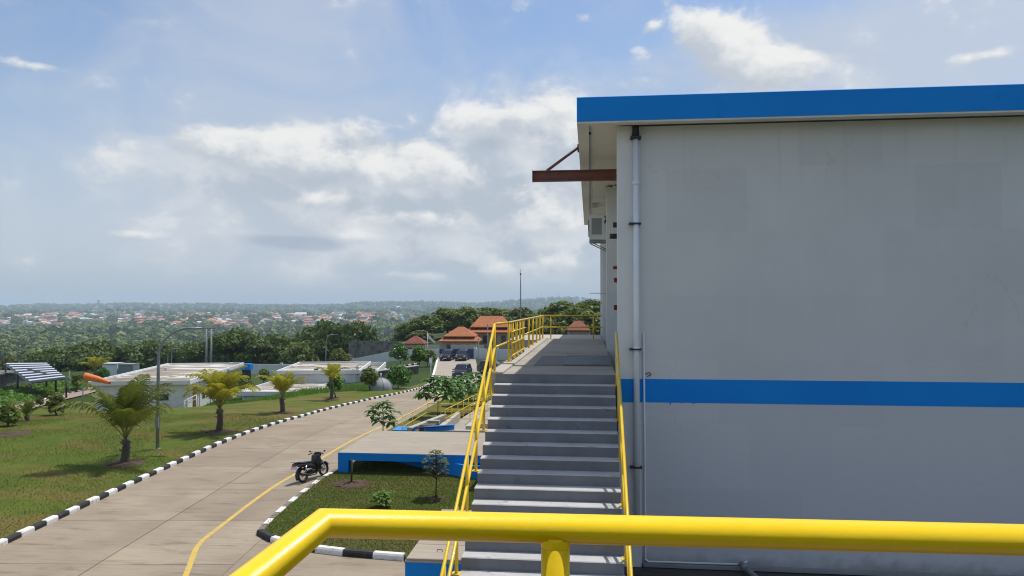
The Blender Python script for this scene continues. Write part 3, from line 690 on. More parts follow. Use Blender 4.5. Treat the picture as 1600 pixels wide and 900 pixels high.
# apron at the wall foot
ap = thing('concrete_apron', 'dirty dark concrete apron along the foot of the grey wall', 'apron', (.5, 5, 0))
MB().box(.53, 17, 6.0, YF - .048, -.05, ZB - .02).build('slab', 'apron', ap)
MB().box(.7, 17, YF - .55, YF - .5, ZB - .0195, ZB + .03).build('gutter_edge', 'apron', ap)
pp = thing('drain_pipe', 'grey drain pipe lying across the dark apron', 'pipe', (2.75, 13.2, ZB))
MB().tube([(2.72, YF - .1, ZB + .12), (2.95, YF - .9, ZB + .05), (3.1, YF - 1.9, ZB + .04)], .05, 10).build('pipe', 'pole', pp)
MB().tube([(2.74, YF - .2, ZB + .12), (2.78, YF - .32, ZB + .107)], .062, 10).build('coupling', 'pole', pp)

# ------------------------------------------------------------------ staircase and walkway
LZ, RUN, NST = E - 1.265, .28, 34
RISE = LZ / NST
XL, XR, Y0 = -1.75, .445, 13.55
stair = thing('concrete_staircase', 'long grey painted concrete staircase climbing beside the building', 'staircase', (XL, Y0 - NST * RUN, 0))
rr = random.Random(3)
for k in range(1, NST):
    zt = LZ - k * RISE; yn = Y0 - k * RUN; c = .012; j = rr.uniform(-.004, .004)
    prof = [(yn + j, zt - RISE + .0005), (Y0 - (k - 1) * RUN + .02, zt - RISE + .0005), (Y0 - (k - 1) * RUN + .02, zt), (yn + c + j, zt), (yn + j, zt - c)]
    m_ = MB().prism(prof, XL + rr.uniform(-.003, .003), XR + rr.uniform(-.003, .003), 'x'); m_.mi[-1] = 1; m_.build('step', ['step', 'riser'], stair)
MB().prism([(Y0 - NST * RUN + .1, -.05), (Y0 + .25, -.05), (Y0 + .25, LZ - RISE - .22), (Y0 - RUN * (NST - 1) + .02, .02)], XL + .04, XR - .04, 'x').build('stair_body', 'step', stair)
walk = thing('elevated_walkway', 'raised concrete walkway at the head of the stairs', 'walkway', (-1.8, Y0, 0))
MB().box(-1.62, XW - .055, Y0, 28.45, LZ - .25, LZ).build('slab', 'landing', walk)
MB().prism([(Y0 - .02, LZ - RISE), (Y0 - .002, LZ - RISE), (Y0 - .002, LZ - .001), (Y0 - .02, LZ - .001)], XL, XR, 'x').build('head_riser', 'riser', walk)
MB().box(-1.92, -1.622, Y0 + .002, 28.45, LZ - .3, LZ + .035, .01).build('edge_kerb', 'kerbtop', walk)
MB().box(-1.85, .4, Y0 + .3, 28.3, -.05, LZ - .31).build('support_wall', 'wall', walk)
MB().box(-1.2, XW - .07, 15.45, 18.55, LZ + .0005, LZ + .006).build('dark_patch', pm('dark_concrete', (.05, .05, .048), (.10, .096, .088), 1.5, 0.6, 0.2, 14), walk)  # thin dark sheet over the walkway floor, under and beside the grating
gr = MB()
for i in range(42): gr.box(-.58, XW - .09, 15.6 + i * .068, 15.6 + i * .068 + .018, LZ + .008, LZ + .034)
for i in range(16): gr.box(-.58 + i * .064, -.568 + i * .064, 15.58, 18.42, LZ + .007, LZ + .030)
tag(gr.build('grating_bars', 'galv', walk), kind='stuff')
MB().box(-3.2, XW - .06, 28.46, 33.8, LZ - .3, LZ - .06).build('far_slab', 'kerbtop', walk)
MB().box(-3.1, .3, 29, 33.6, -.6, LZ - .31).build('far_support', 'wall', walk)

def railing(name, label, lines, posts, r=.024, rp=.024, mat='yellow', group=None, cat='railing', base=None, n=8):
    allp = [p for l in lines for p in l]; b = base or (allp[0][0], allp[0][1], min(p[2] for p in allp))
    t = thing(name, label, cat, b, 0, group)
    for i, l in enumerate(lines): MB().tube(l, r, n).build('top_rail' if i == 0 else 'mid_rail', mat, t)
    for a, b_ in posts:
        MB().tube([a, b_], rp, n).build('post', mat, t)
        MB().box(a[0] - .06, a[0] + .06, a[1] - .06, a[1] + .06, min(a[2], b_[2]) - .002, min(a[2], b_[2]) + .008).build('foot_plate', mat, t)
    return t
RH = .90
def nose(k): return (Y0 - k * RUN + .12, LZ - k * RISE)
for sx, lab, ks in ((-1.79, 'yellow tube railing up the left side of the stairs', (0, 2, 5, 8, 11, 14, 17, 20, 23, 26, 29, 32)), (.475, 'yellow tube railing up the right side of the stairs by the wall', (1, 4, 7, 10, 13, 16, 19, 22, 25, 28, 31))):
    ya, za = nose(0) if sx < 0 else nose(.9); yb, zb = nose(32.5); sl = RISE / RUN
    x_ = sx + (.07 if sx < 0 else -.09)
    lines = []
    for h in (RH, .46):
        yend = Y0 + .12
        if sx < 0: lines.append([(sx, yb, zb + h), (sx, Y0 + .62, LZ + .035 + h + .0)] if False else [(sx, yb, zb + h), (sx, ya, za + h + .02)])
        else: lines.append([(sx, yb, zb + h), (sx, ya, za + h + .02)])
    posts = []
    for k in ks:
        y, z = nose(k); posts.append(((sx, y, z + (.035 if k == 0 else 0)), (sx, y, z + RH + .0)))
    railing('stair_railing', lab, lines, posts, base=(sx, yb, zb))
ZL = LZ + .037
xl = -1.79
ytop = nose(0)[0]
railing('walkway_railing', 'yellow railing along the left edge of the raised walkway', [
    [(xl, ytop + .03, LZ + RH + .02), (xl, 16.1, ZL + .86), (xl, 27.9, ZL + .86)], [(xl, ytop + .03, LZ + .48), (xl, 16.1, ZL + .44)], [(xl, 19.9, ZL + .44), (xl, 27.9, ZL + .44)]],
    [((xl, y, ZL), (xl, y, ZL + .845)) for y in (16.1, 21.4, 22.9, 24.5, 26.1, 27.7)], rp=.028)
gt = thing('railing_gate', 'removable yellow gate panel with three cross bars in the walkway railing', 'gate', (xl, 16.9, ZL))
for y in (16.9, 17.8, 18.7, 19.6): MB().tube([(xl, y, ZL), (xl, y, ZL + .83)], .03, 8).build('post', 'yellow', gt)
for z in (.1, .38, .64): MB().tube([(xl + .04, 16.3, ZL + z), (xl + .04, 19.65, ZL + z)], .02, 8).build('cross_bar', 'yellow', gt)
railing('end_railing', 'yellow railing across the far end of the raised walkway', [
    [(xl, 28.0, ZL + .86), (XW - .06, 28.0, ZL + .86)], [(xl, 28.0, ZL + .42), (XW - .06, 28.0, ZL + .42)]],
    [((x, 28.0, LZ), (x, 28.0, LZ + .87)) for x in (-1.5, .12)])

# the railing and platform at the camera
pf = thing('viewing_platform', 'concrete platform behind the near yellow rail', 'platform', (0, 0, 0))
co = D(505, 817, 1.30); yr = math.radians(1.5)
MB().box(co.x - .08, 6, -2.5, co.y + .10, 5.38, 5.58).build('slab', 'steel', pf)
MB().box(co.x + .1, 5.8, -2.4, co.y - .35, 0, 5.38).build('support', 'wall', pf)
ex = Vector((math.cos(yr), math.sin(yr), 0)); r1 = co + ex * 6
nr_ = thing('near_railing', 'glossy yellow tube railing close in the foreground', 'railing', (co.x, co.y, 5.58))
MB().tube([co + Vector((0, -3.4, 0)), co, r1], .0248, 28).build('top_rail', 'yellow_near', nr_)
MB().tube([co + Vector((0, -3.4, -.45)), co + Vector((0, 0, -.45)), r1 + Vector((0, 0, -.45))], .0248, 20).build('mid_rail', 'yellow_near', nr_)
pst = D(867, 817, 1.25); k_ = (pst.x - co.x) / ex.x
for s in (k_, k_ + 1.5, k_ + 3.0):
    p = co + ex * s; MB().tube([(p.x, p.y, 5.58), (p.x, p.y, co.z - .012)], .0246, 24).build('post', 'yellow_near', nr_)
    MB().lathe([(.0248, co.z - .030), (.0262, co.z - .024), (.0262, co.z - .016)], 24, (p.x, p.y, 0)).build('weld_bead', 'yellow_near', nr_)

# ------------------------------------------------------------------ deck, drain box, basin area
dk = thing('loading_deck', 'concrete deck with blue edge beam standing over the grass', 'deck', (-10.3, 30, 0))
fl = G(528, 707, .92); y0 = fl.y; x0 = fl.x; y1 = G(590, 673, .92).y; ZD = .92
MB().box(x0 + .012, -1.96, y0 + .012, y1, ZD - .12, ZD).build('slab', 'deck', dk)
MB().box(x0, -1.96, y0, y0 + .25, ZD - .31, ZD - .122).build('edge_beam', 'blue', dk)
MB().box(x0, -1.96, y0 - .0, y0 + .010, ZD - .121, ZD - .004).build('edge_face', 'blue', dk)
MB().box(x0, x0 + .25, y0 + .252, y1, ZD - .31, ZD - .122).build('edge_beam', 'blue', dk)
for (xa, ya) in ((x0 + .002, y0 + .002), (x0 + .002, y1 - .5)): MB().box(xa, xa + .44, ya, ya + .44, 0, ZD - .312).build('leg', 'blue', dk)
wa = G(728, 747, .1); wb = G(600, 717, .1)
MB().obox(wa, wb, .15, 0, ZD - .315).obox(wa, Vector((-1.96, wa.y - .1)), .15, 0, ZD - .315).build('retaining_wall', 'blue', dk)
MB().box(x0 + 1.2, x0 + 2.0, y0 + 2.6, y0 + 3.0, .05, .55, .03).build('stop_block', 'darkblue', dk)
db = thing('drain_box', 'low concrete drain box with blue sides and hooked lids', 'drain box', (-4.55, 18, 0))
f2 = G(633, 873, .7); yb2 = G(686, 796, .7).y
MB().box(f2.x, -1.9, f2.y, yb2, -.05, .62).build('walls', 'blue', db)
MB().box(f2.x - .004, -1.9, f2.y - .004, yb2, .621, .66).build('rim', 'kerbtop', db)
nl = 4; ly = (yb2 - f2.y) / nl
for i in range(nl):
    l = MB().box(f2.x + .02, -1.95, f2.y + i * ly + .012, f2.y + (i + 1) * ly - .012, .662, .715, .012).build('lid', 'deck', db)
    for xx in (f2.x + .75, f2.x + 1.75):
        yc_ = f2.y + (i + .5) * ly; MB().tube([(xx - .07, yc_, .71), (xx - .06, yc_, .77), (xx + .06, yc_, .77), (xx + .07, yc_, .71)], .008, 6).build('hook', 'dark', l)

GB = thing('basin_floor', 'grey concrete floor of the basin yard behind the deck', 'floor slab', (-8.2, 40, 0))
bz = lambda y: float(H(-6, y)) + .12
MB().add([(-8.15, 37.6, bz(37.6)), (-1.9, 37.6, bz(37.6)), (-1.9, 62, bz(62)), (-8.15, 62, bz(62)), (-8.15, 37.6, -1.5), (-1.9, 37.6, -1.5), (-1.9, 62, -2), (-8.15, 62, -2)],
    [(0, 1, 2, 3), (0, 4, 5, 1), (3, 2, 6, 7), (0, 3, 7, 4)]).build('slab', 'landing', GB)
for (a, b, h) in (((-8.1, 38.2), (-8.1, 44.5), .28), ((-7.9, 38.2), (-2, 38.2), .28), ((-6.6, 39.4), (-6.6, 43.5), .32), ((-6.4, 41.4), (-2, 41.4), .22), ((-9.1, 40.2), (-8.35, 40.2), .5), ((-9.5, 38.0), (-8.6, 42.8), .4), ((-10.2, 36.6), (-8.4, 36.6), .3)):
    MB().obox(a, b, .3, hz(a, -.2), hz(a, .1 + h)).build('concrete_curb', 'kerbtop', GB)
MB().box(-9.4, -8.4, 38.9, 39.6, -.2, .45).build('sluice_block', 'stone', GB)
c = G(632, 669, .35)
bc = thing('blue_cover', 'bright blue sheet cover beside the yellow rail end', 'cover', (c.x, c.y, 0))
MB().box(c.x - .55, c.x + .65, c.y - .5, c.y + .8, .25, .33, .01).build('sheet', 'bluesheet', bc)
MB().box(c.x - .4, c.x + .5, c.y - .35, c.y + .65, -.1, .25).build('stand', 'dark', bc)
pa = G(645, 674, .45)
bp = thing('blue_pipe_frame', 'dark blue pipe frame in front of the basin', 'pipe frame', (pa.x, pa.y, 0))
pe = G(706, 666, .6)
MB().tube([(pa.x, pa.y, -.05), (pa.x, pa.y, .5), (pa.x + .12, pa.y + .05, .62), (pe.x, pe.y, .62)], .05, 8).build('pipe', 'darkblue', bp)
MB().obox((pa.x + .5, pa.y + .6), (pe.x, pe.y + .5), .25, .35, .6).build('channel', 'blue', bp)
def rl(pts, h): return [(p[0], p[1], hz(p, .1) + h) for p in pts]
A0, A1, A2 = (-9.75, 37.4), (-10.0, 44.6), (-8.45, 44.6)
railing('basin_railing', 'yellow railing round the channel nearest the road', [rl([A0, A1, A2], 1.0), rl([A0, A1, A2], .5)], [(Vector(rl([q], 0)[0]), Vector(rl([q], .98)[0])) for q in (A0, (-9.85, 40.0), A1, (-9.2, 44.6))], r=.022, rp=.022, n=6)
B0 = (-8.2, 41.0)
railing('basin_railing', 'long yellow railing running back beside the basin yard', [rl([B0, (-8.2, 50), (-8.2, 61)], 1.0), rl([B0, (-8.2, 50), (-8.2, 61)], .5)], [(Vector(rl([(-8.2, y)], 0)[0]), Vector(rl([(-8.2, y)], .98)[0])) for y in np.arange(41.0, 61.1, 2.0)], r=.022, rp=.024, n=6)
railing('basin_railing', 'second yellow railing inside the basin yard', [rl([(-7.1, 43), (-7.1, 60)], 1.0), rl([(-7.1, 43), (-7.1, 60)], .5)], [(Vector(rl([(-7.1, y)], 0)[0]), Vector(rl([(-7.1, y)], .98)[0])) for y in np.arange(43.0, 60.1, 2.4)], r=.022, rp=.022, n=6)
railing('basin_railing', 'short yellow railing across the front of the basin yard', [rl([B0, (-2.0, 41.0)], 1.0), rl([B0, (-2, 41.0)], .5)], [(Vector(rl([(x, 41.0)], 0)[0]), Vector(rl([(x, 41.0)], .98)[0])) for x in (-6.5, -4.6, -2.4)], r=.022, rp=.022, n=6)

# ------------------------------------------------------------------ motorcycle
pr = G(474, 753.5, 0); pff = G(500.5, 741.5, 0); hd = (pff - pr); rz = math.atan2(-hd.x, hd.y) - math.radians(11)
mc = thing('motorcycle', 'black underbone motorcycle parked on its stand by the kerb', 'motorcycle', (pr.x, pr.y, .003), rz)
mc.rotation_euler = (0, math.radians(-7), rz); mc.scale = (1.12, 1, .95)
def L(mb, name, mat, par=None): return mb.build(name, mat, par or mc, world=False)
WB = 1.24
for nm, y in (('rear_wheel', 0.0), ('front_wheel', WB)):
    R = .285
    wheel = L(MB().lathe([(R - .055, -.03), (R - .02, -.042), (R, -.02), (R + .004, 0), (R, .02), (R - .02, .042), (R - .055, .03)], 28, (0, y, R), 'x'), nm, 'tyre')
    L(MB().lathe([(R - .075, -.026), (R - .052, -.03), (R - .052, .03), (R - .075, .026), (R - .075, -.026)], 28, (0, y, R), 'x'), 'rim', 'dark', wheel)
    L(MB().lathe([(.001, -.06), (.05, -.06), (.06, -.03), (.06, .03), (.05, .06), (.001, .06)], 14, (0, y, R), 'x'), 'hub', 'alu', wheel)
    sp = MB()
    for i in range(12):
        a = i * math.pi / 6; sp.tube([((-1) ** i * .03, y + .05 * math.cos(a), R + .05 * math.sin(a)), (0, y + (R - .07) * math.cos(a + .15), R + (R - .07) * math.sin(a + .15))], .005, 4)
    L(sp, 'spokes', 'alu', wheel)
    if nm == 'front_wheel': L(MB().lathe([(.06, -.07), (.11, -.07), (.11, -.066), (.06, -.066)], 18, (0, y, R), 'x'), 'brake_disc', 'chrome', wheel)
def arch(y, R, a0, a1, hw, n=9, th=.012):
    m_ = MB(); V = []
    for i in range(n):
        a = math.radians(a0 + (a1 - a0) * i / (n - 1))
        for rr_, ww in ((R, hw), (R + .02, hw * .5), (R + .02, -hw * .5), (R, -hw)): V.append((ww, y + rr_ * math.cos(a), .285 + rr_ * math.sin(a)))
    m_.add(V, [(i * 4 + j, i * 4 + j + 1, i * 4 + j + 5, i * 4 + j + 4) for i in range(n - 1) for j in range(3)]); m_.smooth = True; return m_
L(arch(WB, .315, 20, 160, .055), 'front_fender', 'blackgloss')
L(arch(0, .34, 60, 205, .075), 'rear_fender', 'black')
for s in (-1, 1): L(MB().tube([(s * .085, WB, .285), (s * .085, WB - .16, .72)], [.022, .026], 8), 'fork_leg', 'alu')
L(MB().tube([(0, WB - .15, .68), (0, WB - .26, .96)], .035, 8), 'steering_stem', 'black')
ex_ = []
def sec(y, z0, z1, w0, w1): return [(-w0, y, z0), (w0, y, z0), (w1, y, (z0 + z1) / 2), (w1 * .7, y, z1), (-w1 * .7, y, z1), (-w1, y, (z0 + z1) / 2)]
L(MB().loft([sec(1.0, .48, .95, .06, .11), sec(.90, .36, .98, .14, .21), sec(.80, .30, .94, .14, .22), sec(.70, .32, .80, .09, .14)]), 'leg_shield', 'blackgloss')
L(MB().loft([sec(.76, .42, .60, .08, .10), sec(.5, .46, .64, .09, .11), sec(.2, .52, .72, .09, .11)]), 'frame_cover', 'black')
L(MB().loft([sec(.42, .60, .74, .08, .12), sec(.10, .60, .78, .11, .14), sec(-.25, .66, .81, .10, .13), sec(-.46, .74, .83, .05, .07)]), 'tail_fairing', 'blackgloss')
L(MB().loft([sec(.50, .72, .775, .08, .11), sec(.25, .735, .80, .10, .14), sec(-.05, .76, .835, .10, .14), sec(-.32, .80, .875, .08, .11)]), 'seat', 'black')
L(MB().loft([sec(-.44, .72, .80, .05, .08), sec(-.49, .73, .79, .04, .06)]), 'tail_light', 'redplastic')
gb_ = MB()
gb_.tube([(-.10, -.20, .86), (-.10, -.46, .90), (0, -.52, .90), (.10, -.46, .90), (.10, -.20, .86)], .013, 6); L(gb_, 'grab_rail', 'alu')
pl = MB(); pl.add([(-.14, -.47, .60), (.14, -.47, .60), (.14, -.43, .74), (-.14, -.43, .74), (-.14, -.462, .60), (.14, -.462, .60), (.14, -.422, .74), (-.14, -.422, .74)], [(0, 1, 2, 3), (4, 7, 6, 5), (0, 4, 5, 1), (2, 6, 7, 3), (1, 5, 6, 2), (0, 3, 7, 4)])
L(pl, 'number_plate', 'plate')
L(MB().box(-.10, .10, .42, .78, .24, .42, .03).tube([(0, .70, .36), (0, .88, .40)], .075, 12), 'engine', 'dark')
e2 = MB(); e2.tube([(.10, .75, .30), (.13, .6, .20), (.14, .3, .22)], .022, 8); e2.tube([(.14, .3, .22), (.155, .1, .27), (.17, -.32, .40)], [.03, .05, .045], 10); L(e2, 'exhaust', 'dark')
for s in (-1, 1):
    L(MB().box(s * .10 - .015, s * .10 + .015, -.02, .45, .27, .31), 'swing_arm', 'dark')
    L(MB().tube([(s * .115, 0, .33), (s * .115, .10, .66)], [.03, .026], 8), 'shock_absorber', 'chrome')
    L(MB().tube([(s * .16, .42, .30), (s * .32, .44, .29)], .014, 6), 'foot_peg', 'black')
    mr = L(MB().tube([(s * .24, .93, 1.02), (s * .32, .96, 1.08)], .006, 6), 'mirror', 'black')
    L(MB().lathe([(.001, -.012), (.036, -.010), (.038, .006), (.001, .012)], 14, (s * .33, .965, 1.09), 'y'), 'mirror_head', 'black', mr)
hbm = MB().tube([(-.33, .86, .98), (-.18, .93, 1.02), (0, .96, 1.0), (.18, .93, 1.02), (.33, .86, .98)], .014, 8); hbar = L(hbm, 'handlebar', 'black')
for s in (-1, 1): L(MB().tube([(s * .34, .855, .978), (s * .23, .907, 1.005)], .022, 8), 'grip', 'black', hbar)
L(MB().loft([sec(1.10, .88, .98, .05, .07), sec(1.02, .86, 1.05, .09, .14), sec(.92, .90, 1.06, .08, .13)]), 'headlight_cowl', 'blackgloss')
L(MB().lathe([(.001, .02), (.06, .012), (.07, 0)], 14, (0, 1.10, .93), 'y'), 'headlight', 'lamp')
L(MB().tube([(-.10, .45, .27), (-.26, .38, .02)], .013, 6), 'side_stand', 'dark')

# ------------------------------------------------------------------ cars
def make_car():
    t = thing('parked_car', 'x', 'car', (0, 0, 0))
    W2 = .9
    def rs(y, z0, z1, hw): return [(-hw * .94, y, z0), (hw * .94, y, z0), (hw, y, z0 + .18), (hw, y, z1 - .14), (hw * .93, y, z1), (-hw * .93, y, z1), (-hw, y, z1 - .14), (-hw, y, z0 + .18)]
    def K(mb, nm, mat, par=None): return mb.build(nm, mat, par or t, world=False)
    b = K(MB().loft([rs(-2.25, .42, .80, .70), rs(-2.1, .28, 1.0, .84), rs(-1.0, .24, 1.08, W2), rs(.8, .24, 1.10, W2), rs(1.7, .26, 1.12, W2), rs(2.15, .30, 1.08, .86), rs(2.25, .42, .9, .78)]), 'body', 'carpaint')
    def cs(y, z, hw, dz=0): return [(-hw, y, z), (hw, y, z)]
    gh = MB().loft([[(-.78, -1.0, 1.06), (.78, -1.0, 1.06), (.80, 1.95, 1.10), (-.80, 1.95, 1.10)], [(-.64, -.25, 1.66), (.64, -.25, 1.66), (.66, 1.7, 1.66), (-.66, 1.7, 1.66)]])
    K(gh, 'windows', 'glass')
    K(MB().loft([[(-.655, -.28, 1.64), (.655, -.28, 1.64), (.675, 1.74, 1.64), (-.675, 1.74, 1.64)], [(-.58, -.1, 1.74), (.58, -.1, 1.74), (.6, 1.6, 1.74), (-.6, 1.6, 1.74)]]), 'roof', 'carpaint')
    for s in (-1, 1):
        for y0_, y1_, x0_, x1_, r_ in ((-1.0, -.26, .79, .66, .04), (.5, .5, .81, .67, .035), (1.9, 1.7, .81, .68, .05)): K(MB().tube([(s * x0_, y0_, 1.07), (s * x1_, y1_, 1.65)], r_, 6), 'pillar', 'carpaint')
        K(MB().box(s * .62 - .16, s * .62 + .16, -2.24, -2.1, .70, .86, .03), 'headlight', 'lamp')
        K(MB().box(s * .98 - .08, s * .98 + .08, -.85, -.72, 1.02, 1.18, .03), 'door_mirror', 'carpaint')
        K(MB().box(s * .76 - .1, s * .76 + .1, 2.12, 2.24, .85, 1.05, .02), 'tail_light', 'redplastic')
        for y in (-1.42, 1.4):
            w_ = K(MB().lathe([(.2, -.1), (.30, -.11), (.345, -.08), (.345, .08), (.30, .11), (.2, .1)], 22, (s * .82, y, .345), 'x'), 'wheel', 'tyre')
            K(MB().lathe([(.001, -.108), (.08, -.112), (.2, -.09), (.2, .09), (.08, .112), (.001, .108)], 14, (s * .82, y, .345), 'x'), 'rim', 'alu', w_)
    K(MB().box(-.42, .42, -2.275, -2.2, .58, .78), 'grille', 'black'); K(MB().box(-.75, .75, -2.30, -2.1, .32, .50, .04), 'bumper', 'black')
    K(MB().box(-.26, .26, -2.315, -2.302, .42, .54), 'number_plate', 'plate')
    return t
car0 = make_car()
cars = [(D(699, 563, 124), -.10, 'dark car facing out in front of the blue gate, left one'), (D(722.5, 562, 124), -.10, 'dark car facing out in front of the blue gate, right one'),
        (D(722, 588, 94), -.16, 'dark car parked partway down the driveway'), (D(772, 574, 100), 1.25, 'dark car beside the driveway seen through the stair railing')]
for i, (p, a, lab) in enumerate(cars):
    o = car0 if i == 0 else copy_tree(car0); o.location = on(p, .02); o.rotation_euler = (0, 0, TH + a); tag(o, lab, 'car', 'dark cars parked by the gate')
    if i == 3: o.location = on(p, 0.0)
# ------------------------------------------------------------------ flat-roofed buildings below the lawn
def flat_building(name, label, fr, ang, wid, length, zroof, zbase, cols=3, roof='roofdirt', win=True):
    """fr: front right roof corner (plan). local x runs left (negative), y runs away"""
    t = thing(name, label, 'building', (fr[0], fr[1], zbase), ang); h = zroof - zbase
    def K(mb, nm, mat, par=None): return mb.build(nm, mat, par or t, world=False)
    o = .55
    K(MB().box(-wid + o, -o, o, length - o, 0, h - .36), 'wall', 'white', None)
    K(MB().box(-wid + .16, -.16, .16, length - .16, h - .355, h - .2), 'roof', roof)
    for (a, b, c, d) in ((-wid, 0, 0, .16), (-wid, 0, length - .16, length), (-wid, -wid + .16, .161, length - .161), (-.16, 0, .161, length - .161)):
        K(MB().box(a, b, c, d, h - .46, h, .01), 'parapet', 'white')
    for i in range(cols):
        x = -o - .32 - (wid - 2 * o - .32) * i / (cols - 1); K(MB().box(x, x + .32, o - .12, o - .002, 0, h - .47), 'column', 'white')
    n = max(2, int(length / 4))
    for i in range(n):
        y = o + .1 + (length - 2 * o - .5) * i / (n - 1); K(MB().box(-o + .002, -o + .12, y, y + .32, 0, h - .47), 'column', 'white')
    return t, K, h
fr1 = D(297, 594, 78); br1 = D(378, 566.5, 101); a1 = math.atan2(-(br1 - fr1).x, (br1 - fr1).y)
b1, K1, h1 = flat_building('flat_roofed_building', 'long white flat-roofed building behind the palms at left', fr1, a1, 10.2, 24.5, fr1.z, hz(fr1, -.2))
for x, z, w_, hh in ((-8.6, 1.0, .75, 1.2), (-3.2, 1.5, .9, .7), (-5.2, 1.5, .8, .7)):
    f = K1(MB().box(x, x + w_, .52, .549, z, z + hh), 'window', 'galv'); K1(MB().box(x + .06, x + w_ - .06, .50, .519, z + .06, z + hh - .06), 'pane', 'glass', f)
for y in (3.0, 6.5, 10.5, 14.5):
    f = K1(MB().box(-.549, -.52, y, y + 1.0, .9, 2.2), 'window', 'galv'); K1(MB().box(-.519, -.50, y + .08, y + .92, .98, 2.12), 'pane', 'glass', f)
K1(MB().box(-.549, -.48, 20.5, 22.0, .1, 2.4), 'door', 'darkblue')
K1(MB().box(.1, .5, .6, 1.0, -.6, h1 - .48), 'timber_post', 'timber')
for i in range(7): K1(MB().box(-6 + i * .9, -5.3 + i * .9, 2 + i * 2.2, 3.4 + i * 2.2, h1 - .199, h1 - .16), 'roof_patch', 'kerbtop')
K1(MB().box(-9.9, -9.7, 6, 24, h1 - .199, h1 - .05).box(-7.5, -7.2, 15, 15.3, h1 - .199, h1 + .15), 'roof_upstand', 'white')
acb = thing('air_conditioner', 'outdoor air conditioner unit on the white front wall by the windsock', 'air conditioner', fr1 + Vector((0, 0, 0)), a1)
acb.location = (fr1.x, fr1.y, b1.location.z)
MB().box(-5.9, -5.05, .18, .545, 2.2, 2.8, .02).build('casing', 'white', acb, world=False); MB().lathe([(.001, 0), (.21, 0), (.22, .015), (.001, .015)], 16, (-5.6, .165, 2.5), 'y').build('fan_grille', 'dark', acb, world=False)
rp = thing('ramp_railing', 'white sloping handrail at the corner of the left flat-roofed building', 'railing', (fr1.x, fr1.y, b1.location.z), a1)
MB().tube([(-2.6, -1.2, .3), (.6, .2, 2.1)], .05, 6).build('handrail', 'white', rp, world=False); MB().tube([(-2.6, -1.2, -.1), (.6, .2, 1.7)], .05, 6).build('mid_rail', 'white', rp, world=False)
for s in (0, .33, .66, 1): MB().tube([(-2.6 + 3.2 * s, -1.2 + 1.4 * s, -.6), (-2.6 + 3.2 * s, -1.2 + 1.4 * s, .3 + 1.8 * s)], .04, 6).build('post', 'white', rp, world=False)

fr2 = D(562, 578, 90); br2 = D(580, 565.2, 104); a2 = math.atan2(-(br2 - fr2).x, (br2 - fr2).y)
b2, K2, h2 = flat_building('flat_roofed_building', 'white flat-roofed building with small dark windows behind the middle palm', fr2, a2, 10.0, 14.0, fr2.z, hz(fr2, -.5), cols=4)
for x, z, w_, hh in ((-5.6, 1.55, .55, .5), (-3.2, 1.9, .4, .3)):
    f = K2(MB().box(x, x + w_, .51, .549, z, z + hh), 'window', 'dark'); K2(MB().box(x + .05, x + w_ - .05, .49, .509, z + .05, z + hh - .05), 'pane', 'glass', f)
f = K2(MB().box(-.549, -.51, 1.2, 3.0, 1.0, 2.3), 'window', 'galv'); K2(MB().box(-.509, -.49, 1.3, 2.9, 1.1, 2.2), 'pane', 'glass', f)
K2(MB().box(-9.0, -1.2, 1.5, 12, h2 - .199, h2 - .13), 'roof_patch', 'roofdirt')
ex2 = K2(MB().box(-.5, 1.9, .9, 13.4, 0, h2 - .75), 'side_wing', 'white')
for (a, b, c, d) in ((-.1 + .12, 2.1, .3, .46), (1.94, 2.1, .461, 13.8), (.02, 2.1, 13.801, 13.95)): K2(MB().box(a, b, c, d, h2 - .72, h2 - .1), 'parapet', 'white', ex2)
K2(MB().box(.05, 1.93, .48, 13.7, h2 - .745, h2 - .70), 'wing_roof', 'roofdirt', ex2)

fr3 = D(497, 612, 79); br3 = D(538, 594.5, 90); a3 = math.atan2(-(br3 - fr3).x, (br3 - fr3).y)
b3, K3, h3 = flat_building('low_building', 'low building with stained roof and white edge in front of the middle building', fr3, a3, 9.0, 12.0, fr3.z, hz(fr3, -1.2), cols=3)
for i in range(6): K3(MB().box(-7.8 + i * 1.1, -7.2 + i * 1.3, 1.2 + (i % 3) * 2.5, 3.5 + (i % 3) * 2.6, h3 - .199, h3 - .15), 'roof_patch', 'kerbtop')

# dome tank
tp = T(595, 611)
dm = thing('dome_tank', 'grey metal dome tank at the end of the middle building', 'tank', tp)
pr_ = [(1.15 * math.cos(a), .25 + 1.05 * math.sin(a)) for a in np.linspace(0, math.pi / 2 - .02, 9)]
MB().lathe([(1.15, 0)] + pr_, 24, tp).build('dome', 'pole', dm)
for a in (0, 1.05, 2.1): MB().tube([tp + Vector((1.17 * math.cos(a) * math.cos(b), 1.17 * math.sin(a) * math.cos(b), .25 + 1.07 * math.sin(b))) for b in np.linspace(0, math.pi, 13)], .03, 5).build('rib', 'galv', dm)
MB().tube([tp + Vector((0, 0, 1.2)), tp + Vector((0, 0, 1.75))], .06, 8).build('vent_pipe', 'white', dm)
MB().box(tp.x - 1.5, tp.x + 1.5, tp.y - 1.5, tp.y + 1.5, tp.z - .4, tp.z + .01).build('plinth', 'kerbtop', dm)

